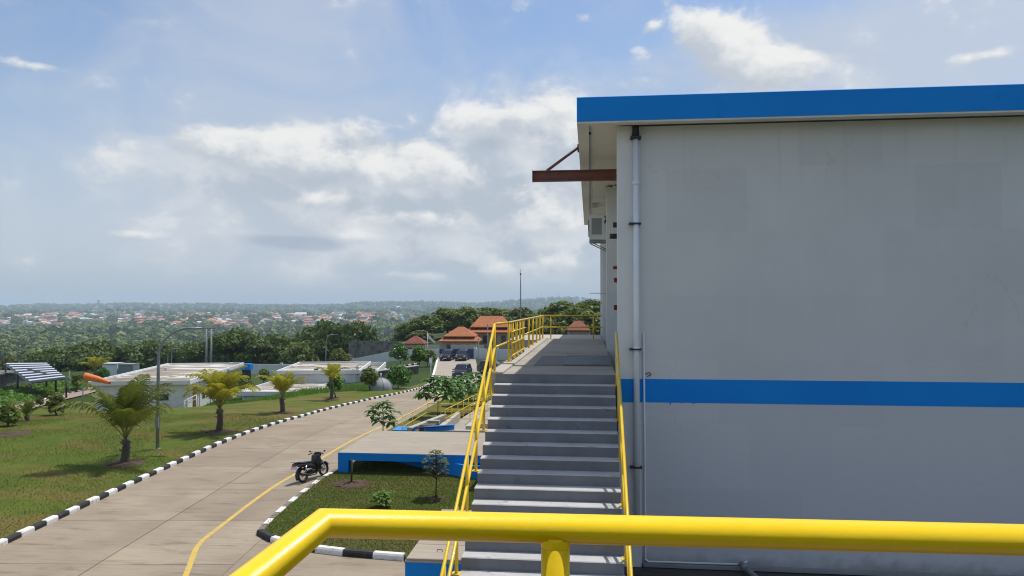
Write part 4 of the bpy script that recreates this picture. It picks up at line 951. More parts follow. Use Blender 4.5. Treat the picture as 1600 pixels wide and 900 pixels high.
# slatted shed roof at the far left
sA, sB, sC, sD = D(9, 567, 105), D(73, 566.5, 105), D(104, 590, 95), D(49, 597, 95)
shd = thing('slatted_shed', 'dark sloping shed roof with white bands at the far left', 'shed', on(sD))
dn = Vector((0, 0, -.12))
MB().add([sA + dn, sB + dn, sC + dn, sD + dn, sA + dn * 2, sB + dn * 2, sC + dn * 2, sD + dn * 2], [(0, 1, 2, 3), (7, 6, 5, 4), (0, 4, 5, 1), (1, 5, 6, 2), (2, 6, 7, 3), (3, 7, 4, 0)]).build('roof', 'dark', shd)
for i in range(8):
    q0, q1 = (i + .08) / 8, (i + .46) / 8; P = [sA.lerp(sD, q0), sB.lerp(sC, q0), sB.lerp(sC, q1), sA.lerp(sD, q1)]
    MB().add(P + [p + dn * .9 for p in P], [(0, 1, 2, 3), (7, 6, 5, 4), (0, 4, 5, 1), (1, 5, 6, 2), (2, 6, 7, 3), (3, 7, 4, 0)]).build('slat', 'plate', shd)
for p in (sA, sB, sC, sD, sA.lerp(sD, .5), sB.lerp(sC, .5)): MB().tube([on(p, -.3), p + dn * 1.5], .12, 8).build('post', 'dark', shd)
for p, q in ((sA, sD), (sB, sC)): MB().tube([p + dn * 2.2, q + dn * 2.2], .09, 6).build('beam', 'galv', shd)
lw = thing('low_outbuilding', 'low grey outbuilding beside the slatted shed at the left edge', 'building', on(D(-8, 600, 104)))
o5 = D(-8, 585, 104)
MB().box(o5.x - 6, o5.x + 1.6, o5.y - 2, o5.y + 4, -6, o5.z).build('wall', 'rawwall', lw); MB().box(o5.x - 6.3, o5.x + 1.9, o5.y - 2.3, o5.y + 4.3, o5.z + .002, o5.z + .2).build('roof', 'rawwall', lw)

# boundary wall, raw wall, retaining wall, gate
bw = thing('boundary_wall', 'white rendered boundary wall with posts left of the blue gate', 'wall', on(D(686, 563, 127)))
wl = [D(362, 560, 129), D(440, 560, 128), D(550, 560, 127), D(620, 560, 127), D(686, 563, 127)]
for a, b in zip(wl, wl[1:]):
    n = max(1, int((b - a).length / 5))
    for i in range(n):
        p = a.lerp(b, i / n); q = a.lerp(b, (i + 1) / n); MB().obox(p, q, .2, (hz(p, -.5), hz(q, -.5)), (hz(p, 1.75), hz(q, 1.75))).build('panel', 'white', bw)
        MB().obox(p - (q - p).normalized() * .2, p + (q - p).normalized() * .2, .42, hz(p, -.5), hz(p, 2.0)).build('post', 'white', bw)
bw2 = thing('boundary_wall', 'white boundary wall right of the blue gate', 'wall', on(D(741, 563, 127)))
for a, b in ((D(741, 563, 127), D(775, 563, 126)), (D(775, 563, 126), D(830, 563, 125))):
    MB().obox(a, b, .2, hz(a, -.5), hz(a, 1.8)).build('panel', 'white', bw2); MB().obox(a, a + (b - a).normalized() * .4, .44, hz(a, -.5), hz(a, 2.05)).build('post', 'white', bw2)
ga, gb2 = D(687, 563, 126.6), D(740, 563, 126.6)
gt2 = thing('blue_gate', 'dark blue sliding metal gate behind the parked cars', 'gate', on(ga))
n = 10
for i in range(n):
    p = ga.lerp(gb2, i / n); q = ga.lerp(gb2, (i + .96) / n); MB().obox(p, q, .06, hz(p, .1), hz(p, 1.72)).build('panel', 'darkblue', gt2)
for z in (.06, 1.74): MB().obox(ga, gb2, .1, hz(ga, z), hz(ga, z + .08)).build('frame', 'blue', gt2)
rw = thing('raw_wall', 'long unpainted grey wall beyond the white boundary wall', 'wall', on(D(600, 550, 140)))
for a, b in ((D(545, 545, 142), D(600, 545, 141)), (D(601, 545, 141), D(648, 545, 140))): MB().obox(a, b, .3, -9, D(600, 533, 141).z).build('panel', 'rawwall', rw)
st1, st2 = T(586, 593), T(652, 583)
rt = thing('retaining_wall', 'dark stone retaining wall below the upper terrace', 'wall', st1)
rr = random.Random(9)
P = interp_line([st1, st2], 27)
for lv in range(3):
    for a, b in zip(P, P[1:]):
        z = hz(a, lv * .36 - .1); o = rr.uniform(-.06, .06); MB().obox(a + (b - a) * rr.uniform(.0, .05), b - (b - a) * rr.uniform(.01, .06), .5 + o, z, z + .34 + rr.uniform(-.03, .01)).build('stone', 'stone', rt)
MB().obox(st1, st2, .7, (st1.z + .98, st2.z + .98), (st1.z + 1.08, st2.z + 1.08)).build('coping', 'kerbtop', rt)
MB().obox(st1, st2, .3, (st1.z - .2, st2.z - .2), (st1.z + .97, st2.z + .97)).build('mortar_core', 'joint', rt)
blu = thing('blue_tank', 'bright blue box on the wall end beside the left flat building', 'tank', on(D(385, 577, 120)))
c = D(385, 575, 120); MB().box(c.x - .9, c.x + .9, c.y - .6, c.y + .6, c.z - .3, c.z + .7, .05).build('tank', 'blue', blu); MB().box(c.x - .6, c.x + .6, c.y - .4, c.y + .4, hz(c, -.3), c.z - .302).build('stand', 'dark', blu)
for (x0_, x1_, yy, lab) in ((165, 188, 577, 'small white shed beside the far palm'), (190, 213, 578, 'grey shed behind the left flat building')):
    p = D(x0_, yy, 118); q = D(x1_, yy, 118); t = thing('storage_shed', lab, 'shed', on(p))
    MB().obox(p, q, 2.0, hz(p, -.3), D(x0_, yy - 10, 118).z).build('wall', 'pvc' if x0_ < 180 else 'galv', t); MB().obox(p, q, 2.4, D(x0_, yy - 9.9, 118).z, D(x0_, yy - 8.5, 118).z).build('roof', 'galv', t)

# ------------------------------------------------------------------ orange-roofed houses
def hip(mb, cx, cy, z0, z1, hx, hy, ridge):
    """hip roof with ridge along x"""
    V = [(cx - hx, cy - hy, z0), (cx + hx, cy - hy, z0), (cx + hx, cy + hy, z0), (cx - hx, cy + hy, z0), (cx - ridge, cy, z1), (cx + ridge, cy, z1),
         (cx - hx, cy - hy, z0 - .18), (cx + hx, cy - hy, z0 - .18), (cx + hx, cy + hy, z0 - .18), (cx - hx, cy + hy, z0 - .18)]
    return mb.add(V, [(0, 1, 5, 4), (1, 2, 5), (2, 3, 4, 5), (3, 0, 4), (0, 6, 7, 1), (1, 7, 8, 2), (2, 8, 9, 3), (3, 9, 6, 0), (9, 8, 7, 6)])
def house(name, label, px0, px1, ytop, yeave, ybase, d, tiers=1, mat='tile', depth=9.0, ridge=.45):
    a = D(px0, yeave, d); b = D(px1, yeave, d); wd = (b - a).length; c = (a + b) / 2; zt = D(px0, ytop, d).z; ze = a.z; zb = min(hz(c), D(px0, ybase, d).z)
    t = thing(name, label, 'house', (c.x, c.y + depth / 2, zb), TH * .5)
    def K(mb, nm, m_, par=None): return mb.build(nm, m_, par or t, world=False)
    ze -= zb; zt -= zb; hw = wd / 2; hd = depth / 2
    K(MB().box(-hw * .82, hw * .82, -hd * .8, hd * .8, 0, ze - .19), 'wall', 'cream')
    if tiers == 1: rf = K(hip(MB(), 0, 0, ze, zt, hw, hd, hw * ridge), 'roof', mat)
    else:
        zm = ze + (zt - ze) * .28
        rf = K(hip(MB(), 0, 0, ze, ze + (zt - ze) * .55, hw, hd, hw * .5), 'lower_roof', mat); K(hip(MB(), 0, 0, zm + .15, zt, hw * .78, hd * .78, hw * ridge), 'upper_roof', mat, rf)
    K(MB().tube([(-hw * ridge * .98, 0, zt + .02), (hw * ridge * .98, 0, zt + .02)], .12, 6), 'ridge_cap', 'tiled', rf)
    n = max(2, int(wd / 2.2))
    for i in range(n):
        x = -hw * .72 + hw * 1.44 * (i + .5) / n
        f = K(MB().box(x - .5, x + .5, -hd * .8 - .05, -hd * .8 - .002, max(.2, ze - 2.4), ze - .7), 'window', 'timber'); K(MB().box(x - .42, x + .42, -hd * .8 - .07, -hd * .8 - .051, max(.3, ze - 2.3), ze - .8), 'pane', 'glass', f)
    for s in (-1, 1): K(MB().box(s * hw * .9 - .12, s * hw * .9 + .12, -hd * .9 - .12, -hd * .9 + .12, 0, ze - .19), 'post', 'cream')
    return t
house('tiled_house', 'two-storey house with big tiered orange hip roof by the trees', 722, 802, 494, 519, 548, 150, 2, depth=12)
house('tiled_house', 'lower house with pyramid orange roof beside the two-storey house', 682, 746, 511, 533, 550, 142, 2, depth=9, ridge=.12)
house('guard_pavilion', 'small pavilion with pyramid brown tile roof by the boundary wall', 627, 662, 525, 537, 549, 138, 1, 'tiled', 5, .06)
house('tiled_house', 'house with orange roof half hidden behind the end railing', 884, 921, 502, 516, 530, 112, 1, 'tiled', 8, .3)
gw = thing('garden_wall', 'low brown garden wall in front of the orange-roofed house', 'wall', on(D(700, 548, 134)))
for a, b in ((D(664, 545, 134), D(686, 545, 134)), (D(704, 545, 134), D(724, 545, 134)), (D(725, 545, 134), D(756, 545, 134))):
    MB().obox(a, b, .25, hz(a, -.5), D(700, 539, 134).z).build('panel', 'cream', gw)

# ------------------------------------------------------------------ poles, flag, windsock
def street_lamp(label, base, h, reach, dirx, r=.08, mat='galv', lamp=True):
    t = thing('street_lamp', label, 'street lamp', base, 0, 'street lamps'); d = Vector((dirx[0], dirx[1], 0)).normalized()
    pts = [base, base + Vector((0, 0, h * .6)), base + Vector((0, 0, h * .78))]
    for a in np.linspace(0.15, 1, 9): pts.append(base + Vector((0, 0, h * .78 + h * .22 * math.sin(a * math.pi / 2))) + d * reach * (1 - math.cos(a * math.pi / 2)) ** .9)
    pts.append(pts[-1] + d * reach * .45)
    MB().tube(pts, [r] * 2 + [r * .8] + [r * .65] * (len(pts) - 3), 10).build('pole', mat, t)
    e = pts[-1]; MB().loft([[tuple(e + d * s + Vector((-d.y, d.x, 0)) * w_ * q + Vector((0, 0, z))) for w_, z in ((-1, .04), (1, .04), (1, -.04), (-1, -.04))] for s, q in ((-.05, .05), (.2, .12), (.55, .10), (.65, .04))]).build('lamp_head', mat, t)
    MB().box(base.x - .14, base.x + .14, base.y - .14, base.y + .14, base.z - .2, base.z + .015).build('base_plate', mat, t)
    MB().box(base.x - .09, base.x + .09, base.y - .1, base.y - .06, base.z + 1.0, base.z + 1.5).build('inspection_cover', mat, t)
lb = T(246, 701, .10); cr = Vector((ct, st))
street_lamp('tall curved street lamp standing on the lawn between the palms', lb, (701 - 514) / F * (-lb.x * st + lb.y * ct), 1.45, cr)
for px, py, top, lab in ((262, 570, 545, 'pale curved street lamp behind the left building, left of the pair'), (268, 570, 538, 'taller pale street lamp behind the left building, right of the pair'), (509, 562, 523, 'pale curved street lamp behind the middle building')):
    b = on(D(px, py, 118)); street_lamp(lab, b, D(px, top, 118).z - b.z, .9, cr, .09, 'pole')
for px, py0, py1, lab in ((107.5, 615, 585, 'thin grey pole beside the brown path, left of the windsock'), ):
    b = T(px, py0); t = thing('post', lab, 'pole', b); MB().tube([b, b + Vector((0, 0, (py0 - py1) / F * b.length))], .05, 6).build('pole', 'pole', t); MB().box(b.x - .2, b.x + .2, b.y - .12, b.y + .12, b.z + 1.9, b.z + 2.2).build('sign_box', 'pole', t)
for px, lab, dd in ((322, 'concrete utility pole behind the left building, left of the pair', 123), (329.5, 'concrete utility pole behind the left building, right of the pair', 123)):
    b = on(D(px, 566, dd)); zt = D(px, 514, dd).z; t = thing('utility_pole', lab, 'utility pole', b, 0, 'paired utility poles')
    MB().tube([b, (b.x, b.y, zt)], [.22, .15], 10).build('pole', 'pole', t)
    for z in (.3, .9): MB().box(b.x - .7, b.x + .7, b.y - .06, b.y + .06, zt - z - .06, zt - z + .06).build('cross_arm', 'galv', t)
    for x in (-.6, 0, .6): MB().lathe([(.03, 0), (.06, .05), (.04, .12), (.06, .17), (.001, .2)], 8, (b.x + x, b.y, zt - .24)).build('insulator', 'dark', t)
wp = on(D(129.5, 622, 62)); wt = D(139, 590, 62)
ws = thing('windsock', 'orange windsock flying from a thin mast left of the front palm', 'windsock', wp)
mt = Vector((wp.x, wp.y, wt.z + .1)); MB().tube([wp, mt], .045, 8).build('mast', 'galv', ws)
k = 62.0 / F; d2 = (cr.x, cr.y, 0); dv_ = Vector(d2)
c0 = mt + dv_ * (.15); c1 = mt + dv_ * (40 * k + .1) + Vector((0, 0, -10 * k))
sk = MB(); sk.smooth = True
sk.tube([c0, c0.lerp(c1, .5) + Vector((0, 0, .04)), c1], [6.0 * k, 4.8 * k, 2.5 * k], 16, cap=False); sk.build('sock', 'orange', ws)
MB().tube([c0 + Vector((0, math.cos(a) * 6.1 * k, math.sin(a) * 6.1 * k)) for a in np.linspace(0, 2 * math.pi, 17)[:-1]], .025, 5, closed=True).build('hoop', 'dark', ws)
MB().tube([mt, c0 + Vector((0, 0, -8 * k))], .015, 5).build('swivel_arm', 'galv', ws)
fb = T(668, 566); fh = (566 - 519) / F * (-fb.x * st + fb.y * ct)
fp = thing('flagpole', 'white flagpole with drooping white flag left of the driveway', 'flagpole', fb)
MB().tube([fb, fb + Vector((0, 0, fh))], .06, 8).build('pole', 'white', fp); MB().lathe([(.001, 0), (.1, .06), (.001, .16)], 8, fb + Vector((0, 0, fh))).build('finial', 'alu', fp)
fw = 12 / F * fb.length; V = []
for i in range(9):
    u = i / 8
    for j in range(6):
        v = j / 5; V.append(tuple(fb + cr.to_3d() * (fw * u * .95) + Vector((0, .12 * math.sin(u * 9 + v * 2), fh - .25 - fw * .95 * u * 1.05 - v * (fw * .55 * (1 - .5 * u))))))
fl_ = MB(); fl_.smooth = True; fl_.add(V, [(i * 6 + j, i * 6 + j + 1, i * 6 + j + 7, i * 6 + j + 6) for i in range(8) for j in range(5)]); fl_.build('flag', 'flag', fp)
ms = on(D(813.5, 530, 70)); mtop = D(813.5, 420, 70)
lm = thing('mast', 'thin lightning mast rising behind the walkway railing', 'mast', ms)
MB().tube([ms, (ms.x, ms.y, mtop.z - 1.5), (ms.x, ms.y, mtop.z)], [.07, .05, .02], 8).build('mast_tube', 'pole', lm); MB().lathe([(.03, 0), (.10, .08), (.02, .2)], 8, (ms.x, ms.y, mtop.z - .6)).build('arrester', 'dark', lm)
for px, py0, py1, d_, lab in ((748, 560, 530, 105, 'thin dark post at the top of the driveway'), (762, 563, 508, 108, 'thin lamp post in front of the two-storey house')):
    b = on(D(px, py0, d_)); t = thing('post', lab, 'pole', b); MB().tube([b, (b.x, b.y, D(px, py1, d_).z)], .06, 6).build('pole', 'pole', t); MB().box(b.x - .25, b.x + .1, b.y - .08, b.y + .08, D(px, py1, d_).z, D(px, py1, d_).z + .1).build('cap', 'pole', t)
sg = T(673, 591); t = thing('sign_post', 'white sign post at the left edge of the driveway', 'sign', sg)
MB().tube([sg, sg + Vector((0, 0, 2.6))], .06, 6).build('pole', 'white', t); MB().box(sg.x - .2, sg.x + .2, sg.y - .03, sg.y - .005 - .06, sg.z + 1.9, sg.z + 2.6).build('board', 'pvc', t)

# ------------------------------------------------------------------ plants
def palm(label, base, trunk_h, fl, nf, seed, mat, r=.14, dm=1.0, lean=(0, 0)):
    R = random.Random(seed); t = thing('coconut_palm', label, 'palm', base, 0, 'young palms on the lawn')
    top = base + Vector((lean[0], lean[1], trunk_h)); pts = []; rad_ = []
    for i in range(9):
        u = i / 8; pts.append(base.lerp(top, u) + Vector((.03 * math.sin(u * 5 + seed), .02 * math.sin(u * 4), -.06 if i == 0 else 0))); rad_.append(r * (1.25 - .45 * u + (.10 if i % 2 else 0) + (.25 if u > .8 else 0)))
    tr = MB(); tr.tube(pts, rad_, 12); tr.build('trunk', 'palmtrunk', t)
    for k in range(8):                                  # old frond bases
        a = k * 2.4 + seed; z = trunk_h * (.45 + .06 * k); p = base + Vector((lean[0] * .8, lean[1] * .8, z)); tr2 = MB().tube([p, p + Vector((math.cos(a) * r * 1.7, math.sin(a) * r * 1.7, .16))], [.05, .02], 6); tr2.build('frond_stub', 'palmtrunk', t)
    for k in range(nf):
        a = k * 2.399 + R.uniform(-.3, .3); q = k / nf; el = math.radians(87 - 36 * q ** 1.1 + R.uniform(-8, 8)); Lf = fl * R.uniform(.8, 1.1) * (.75 + .35 * min(1, q * 2))
        hd_ = Vector((math.cos(a), math.sin(a), 0)); pts = []; p = top.copy(); ns = 12; e = el
        for i in range(ns + 1):
            pts.append(p.copy()); p = p + (hd_ * math.cos(e) + Vector((0, 0, math.sin(e)))) * Lf / ns; e -= (.02 + .27 * (i / ns) ** 1.5) * dm * (.55 + .95 * q)
        ra = MB().tube(pts, [.028 * (1 - .85 * i / ns) for i in range(ns + 1)], 5).build('frond', 'rachis', t)
        V = []; Fc = []
        side = hd_.cross(Vector((0, 0, 1)))
        nl_ = 27
        for i in range(nl_):
            u = .24 + .76 * i / nl_; f = u * ns; j = min(ns - 1, int(f)); pp_ = pts[j].lerp(pts[j + 1], f - j); tg = (pts[j + 1] - pts[j]).normalized(); nrm = side.cross(tg)
            ll = Lf * .30 * math.sin(math.pi * min(1, (.12 + u * .86))) ** .6 * R.uniform(.85, 1.1)
            for s in (-1, 1):
                drp = R.uniform(.15, .6); d_ = (side * s * .85 + tg * (.55 + .5 * u) + nrm * .25 - Vector((0, 0, drp * .5))).normalized(); d3 = (d_ - Vector((0, 0, .55 + drp))).normalized()
                wv = tg * .027 * (fl / 2.4) + nrm * .006; m_ = pp_ + d_ * ll * .55; e_ = m_ + d3 * ll * .45; o = len(V)
                V += [pp_ - wv, pp_ + wv, m_ + wv * 1.1, m_ - wv * 1.1, e_]; Fc += [(o, o + 1, o + 2, o + 3), (o + 3, o + 2, o + 4)]
        MB().add(V, Fc).build('leaflets', mat, ra)
    return t
def mound(label, p, r, h=.10):
    t = thing('soil_mound', label, 'soil', p); V = []; R = random.Random(int(p.x * 77)); n = 22
    for (q, z) in ((1.0, -.03), (.7, .5), (.35, .9), (.05, 1.0)):
        for j in range(n):
            a = 2 * math.pi * j / n; k = 1 + R.uniform(-.22, .22); V.append((p.x + r * q * k * math.cos(a), p.y + r * q * k * math.sin(a), p.z + h * z * R.uniform(.6, 1.3)))
    MB().add(V, [(i * n + j, i * n + (j + 1) % n, (i + 1) * n + (j + 1) % n, (i + 1) * n + j) for i in range(3) for j in range(n)] + [tuple(range(3 * n, 4 * n))]).build('soil', 'soil', t)
for (px, py, th, fl, nf, sd, mt_, lab, r) in ((196, 724, 1.05, 2.9, 15, 4, 'palm', 'largest palm with dark upright fronds on a short trunk beside the street lamp', .15), (343, 675, 1.25, 2.6, 22, 11, 'palmy', 'yellow-green palm with drooping fronds right of the street lamp', .145),
        (441, 645, 1.05, 2.1, 15, 7, 'palmy', 'smaller yellowish palm with shaggy trunk further along the kerb', .14), (518, 625, 1.5, 1.9, 11, 5, 'palmy', 'thin farthest palm near the white building on the kerb lawn', .12)):
    b = T(px, py, .10); palm(lab, b, th, fl, nf, sd, mt_, r, {4: .85, 11: 1.15, 7: .95, 5: 1.0}[sd]); mound('bare soil ring round the ' + lab.split(' beside')[0].split(' on ')[0].split(' with ')[0] + {4: '', 11: ' with drooping fronds', 7: '', 5: ' near the white building'}[sd], b, .85 if px < 400 else .7)
pfar = on(D(149, 585, 105)); palm('bright far palm standing behind the windsock', pfar, 2.6, 2.6, 16, 21, 'palmy', .2)
psm = T(42, 660); palm('small low palm at the left edge of the lawn', psm, .3, 1.3, 9, 31, 'palm', .1)

def crown(name, lobes, n, size, seed, mat, aspect=.6, inner=.35):
    rg = np.random.default_rng(seed); Ls_ = np.array([(*c, *r) for c, r in lobes], float); w_ = (Ls_[:, 3] * Ls_[:, 4] + Ls_[:, 4] * Ls_[:, 5]); idx = rg.choice(len(Ls_), n, p=w_ / w_.sum())
    d = rg.normal(size=(n, 3)); d /= np.linalg.norm(d, axis=1, keepdims=True); rr_ = np.where(rg.random(n) < inner, rg.uniform(.4, .9, n), rg.uniform(.88, 1.08, n))
    rr_ *= 1 + .16 * np.sin(d[:, 0] * 7 + idx) * np.sin(d[:, 1] * 6 + idx * 2) + .1 * np.sin(d[:, 2] * 9 + idx)
    P = Ls_[idx, :3] + d * rr_[:, None] * Ls_[idx, 3:]; N = d * .8 + rg.normal(size=(n, 3)) * .55 + np.array([0, 0, .45]); N /= np.linalg.norm(N, axis=1, keepdims=True)
    Vv, Ff_ = leaf_cards(P, N, size, rg, aspect); return np_mesh(name, Vv, Ff_, M[mat])
def limbs(h, lobes, r, seed, bark='bark'):
    R = random.Random(seed); m_ = MB(); fork = Vector((R.uniform(-.3, .3), R.uniform(-.3, .3), h * .42)); m_.tube([(0, 0, -.6), (0, 0, h * .1), fork * .6, fork], [r * 1.35, r * 1.05, r * .85, r * .75], 9)
    for c, rad_ in lobes:
        c = Vector(c); mid = fork.lerp(c, .5) + Vector((0, 0, -.06 * h)); m_.tube([fork, mid, c], [r * .5, r * .34, r * .1], 6)
    return m_.mesh('trunk', bark)
def umbrella_lobes(seed, R0, h):
    R = random.Random(seed); L_ = []
    for i in range(13):
        a = i * 2.4 + R.uniform(-.3, .3); q = math.sqrt((i + .6) / 13) * R0 * .8; z = h * (.90 - .22 * (q / R0) ** 2 + R.uniform(-.09, .06)); L_.append(((q * math.cos(a), q * math.sin(a), z), (R0 * R.uniform(.25, .38), R0 * R.uniform(.25, .38), h * R.uniform(.09, .15))))
    for i in range(6):
        a = i * 1.05 + R.uniform(-.3, .3); q = R0 * R.uniform(.5, .85); L_.append(((q * math.cos(a), q * math.sin(a), h * R.uniform(.5, .66)), (R0 * .26, R0 * .26, h * .10)))
    return L_
def round_lobes(seed, R0, h):
    R = random.Random(seed); L_ = []
    for i in range(15):
        a = i * 2.4; z = h * (.36 + .55 * (i / 14)); q = R0 * .66 * math.sin(math.pi * (.25 + .68 * i / 14)) * R.uniform(.7, 1.1); s = R0 * R.uniform(.26, .40); L_.append(((q * math.cos(a), q * math.sin(a), z), (s, s, s * .8)))
    return L_
TREES = {}
for i in range(3):
    lo = umbrella_lobes(40 + i, 9.0, 11.5); TREES['rain%d' % i] = (crown('crown', lo, 6500, .42, 50 + i, 'rain'), limbs(11.5, lo, .42, i))
for i in range(3):
    lo = round_lobes(60 + i, 5.2, 11); TREES['round%d' % i] = (crown('crown', lo, 5500, .36, 70 + i, 'round'), limbs(11, lo, .28, i))
for i in range(2):
    lo = round_lobes(80 + i, 4.2, 10); TREES['olive%d' % i] = (crown('crown', lo, 4500, .33, 85 + i, 'olive'), limbs(10, lo, .22, i))
def tree(name, label, cat, kind, p, s=1.0, sz=None, rz=0.0, group=None):
    t = thing(name, label, cat, p, rz, group); t.scale = (s, s, sz or s); cr_, tr_ = TREES[kind]; link('crown', cr_, t); link('trunk', tr_, t); return t
# trees one can tell apart
named = [(360, 519, 165, 'rain0', 1.05, 'dark spreading tree right of the twin utility poles'), (420, 523, 172, 'rain1', 1.0, 'dark layered spreading tree behind the middle of the lawn'), (300, 533, 190, 'rain2', 1.0, 'dark spreading tree behind the curved lamp arm'),
         (545, 503, 175, 'rain1', .82, 'tall dark domed tree behind the middle flat roof'), (505, 508, 178, 'rain0', .95, 'broad dark tree left of the tall domed tree'), (575, 516, 182, 'round0', 1.1, 'dark round tree at the right shoulder of the domed tree'),
         (232, 534, 188, 'rain1', 1.0, 'dark spreading tree above the front corner of the left roof'), (160, 537, 180, 'rain0', 1.05, 'dark spreading tree above the far palm'), (115, 541, 172, 'rain2', .9, 'dark tree behind the slatted shed, right of it'),
         (465, 530, 160, 'round1', .9, 'dark green tree in the gap between the spreading trees'), (60, 545, 190, 'round2', 1.0, 'green tree above the slatted shed roof'), (15, 548, 185, 'olive0', 1.0, 'pale green tree at the far left edge above the shed')]
for px, py, d_, kd, s, lab in named:
    c = D(px, py, d_); z = c.z - 11.2 * s; gz_ = hz(c); sz = max(s, (c.z - gz_) / 11.6); tree('broad_tree', lab, 'tree', kd, (c.x, c.y, gz_ - .3), s, sz, px * .7, 'trees behind the boundary wall')
right = [(640, 500, 190, 'round1', 1.0, 'green tree at the left end of the wooded rise'), (668, 490, 185, 'round0', 1.15, 'round tree above the small pavilion'), (700, 479, 190, 'round2', 1.3, 'tall round tree behind the pyramid-roofed house'), (728, 477, 188, 'round0', 1.25, 'leafy tree left of the tiered roof'),
         (757, 478, 195, 'round1', 1.3, 'tree crown directly above the tiered orange roof'), (785, 480, 185, 'round2', 1.25, 'tree at the right end of the tiered roof'), (815, 472, 175, 'olive0', 1.5, 'pale green tree behind the lightning mast'), (838, 484, 150, 'olive1', 1.2, 'pale tree behind the walkway railing corner'),
         (878, 468, 160, 'round0', 1.35, 'tall tree above the end railing, left one'), (905, 478, 150, 'round2', 1.2, 'tree above the end railing between the two tall ones'), (925, 465, 155, 'round1', 1.35, 'tall tree above the end railing next to the building'), (858, 488, 120, 'olive0', .9, 'light green tree right behind the end railing'),
         (945, 470, 165, 'round2', 1.3, 'tree mostly hidden behind the building edge'), (655, 512, 168, 'olive1', .9, 'small light tree behind the pavilion roof')]
for px, py, d_, kd, s, lab in right:
    c = D(px, py, d_); gz_ = hz(c); sz = (c.z - gz_) / 11.3; tree('leafy_tree', lab, 'tree', kd, (c.x, c.y, gz_ - .3), max(s * .95, sz * .85), sz, px * .37, 'trees on the wooded rise')
# the wood beyond: individual trees first, then a mass
R = random.Random(12); cnt = 0
kinds = ['olive1', 'round0', 'olive0', 'round1', 'rain1', 'round2', 'olive0', 'round1']
while cnt < 90:
    d_ = R.uniform(195, 420); px = R.uniform(-60, 640); p = D(px, 500, d_); gz_ = hz(p); s = R.uniform(.75, 1.1)
    tree('woodland_tree', {'ra': 'dark spreading tree in the woodland below the boundary wall', 'ro': 'rounded green tree in the woodland below the boundary wall', 'ol': 'pale green tree in the woodland below the boundary wall'}[kinds[cnt % 8][:2]], 'tree', kinds[cnt % 8], (p.x, p.y, gz_ - .4), s, s * R.uniform(.9, 1.1), R.uniform(0, 6), 'trees of the valley wood'); cnt += 1
rg = np.random.default_rng(77)
def mass(name, label, n, d0, d1, px0, px1, size, per, card, mat, seed, pw=.5):
    r_ = np.random.default_rng(seed); Ps = []; Ns = []
    for i in range(n):
        d_ = d0 + (d1 - d0) * r_.random() ** pw; px = r_.uniform(px0, px1); c = D(px, 500, d_); z0 = hz(c); s = size * r_.uniform(.7, 1.35); k = per
        d3 = r_.normal(size=(k, 3)); d3[:, 2] = np.abs(d3[:, 2]) * 1.1 - .25; d3 /= np.linalg.norm(d3, axis=1, keepdims=True)
        rad_ = s * (1 + .22 * np.sin(d3[:, 0] * 6 + i) * np.sin(d3[:, 1] * 5 + i))[:, None] * r_.uniform(.8, 1.08, (k, 1))
        Ps.append(np.array([c.x, c.y, z0 + s * .95]) + d3 * rad_ * np.array([1, 1, .85])); Ns.append(d3 + r_.normal(size=(k, 3)) * .13)
    P = np.concatenate(Ps); N = np.concatenate(Ns); N /= np.linalg.norm(N, axis=1, keepdims=True); Vv, Ff_ = leaf_cards(P, N, card, r_, .75)
    return tag(link(name, np_mesh(name, Vv, Ff_, M[mat])), label, 'woodland', kind='stuff')
mass('woodland', 'dense green woodland filling the near valley', 560, 380, 900, -120, 720, 6.8, 220, 1.6, 'wood', 1)
mass('woodland', 'hazy green woodland on the valley floor below the town', 900, 850, 1750, -150, 800, 9, 100, 3.0, 'wood', 2)
mass('woodland', 'tree belts among the houses of the far town', 460, 1700, 4300, -150, 900, 12, 70, 5.0, 'wood', 3, .8)
mass('woodland', 'wooded slopes of the far hills', 1500, 4400, 7200, -200, 1000, 14, 26, 8.5, 'wood', 4, .8)

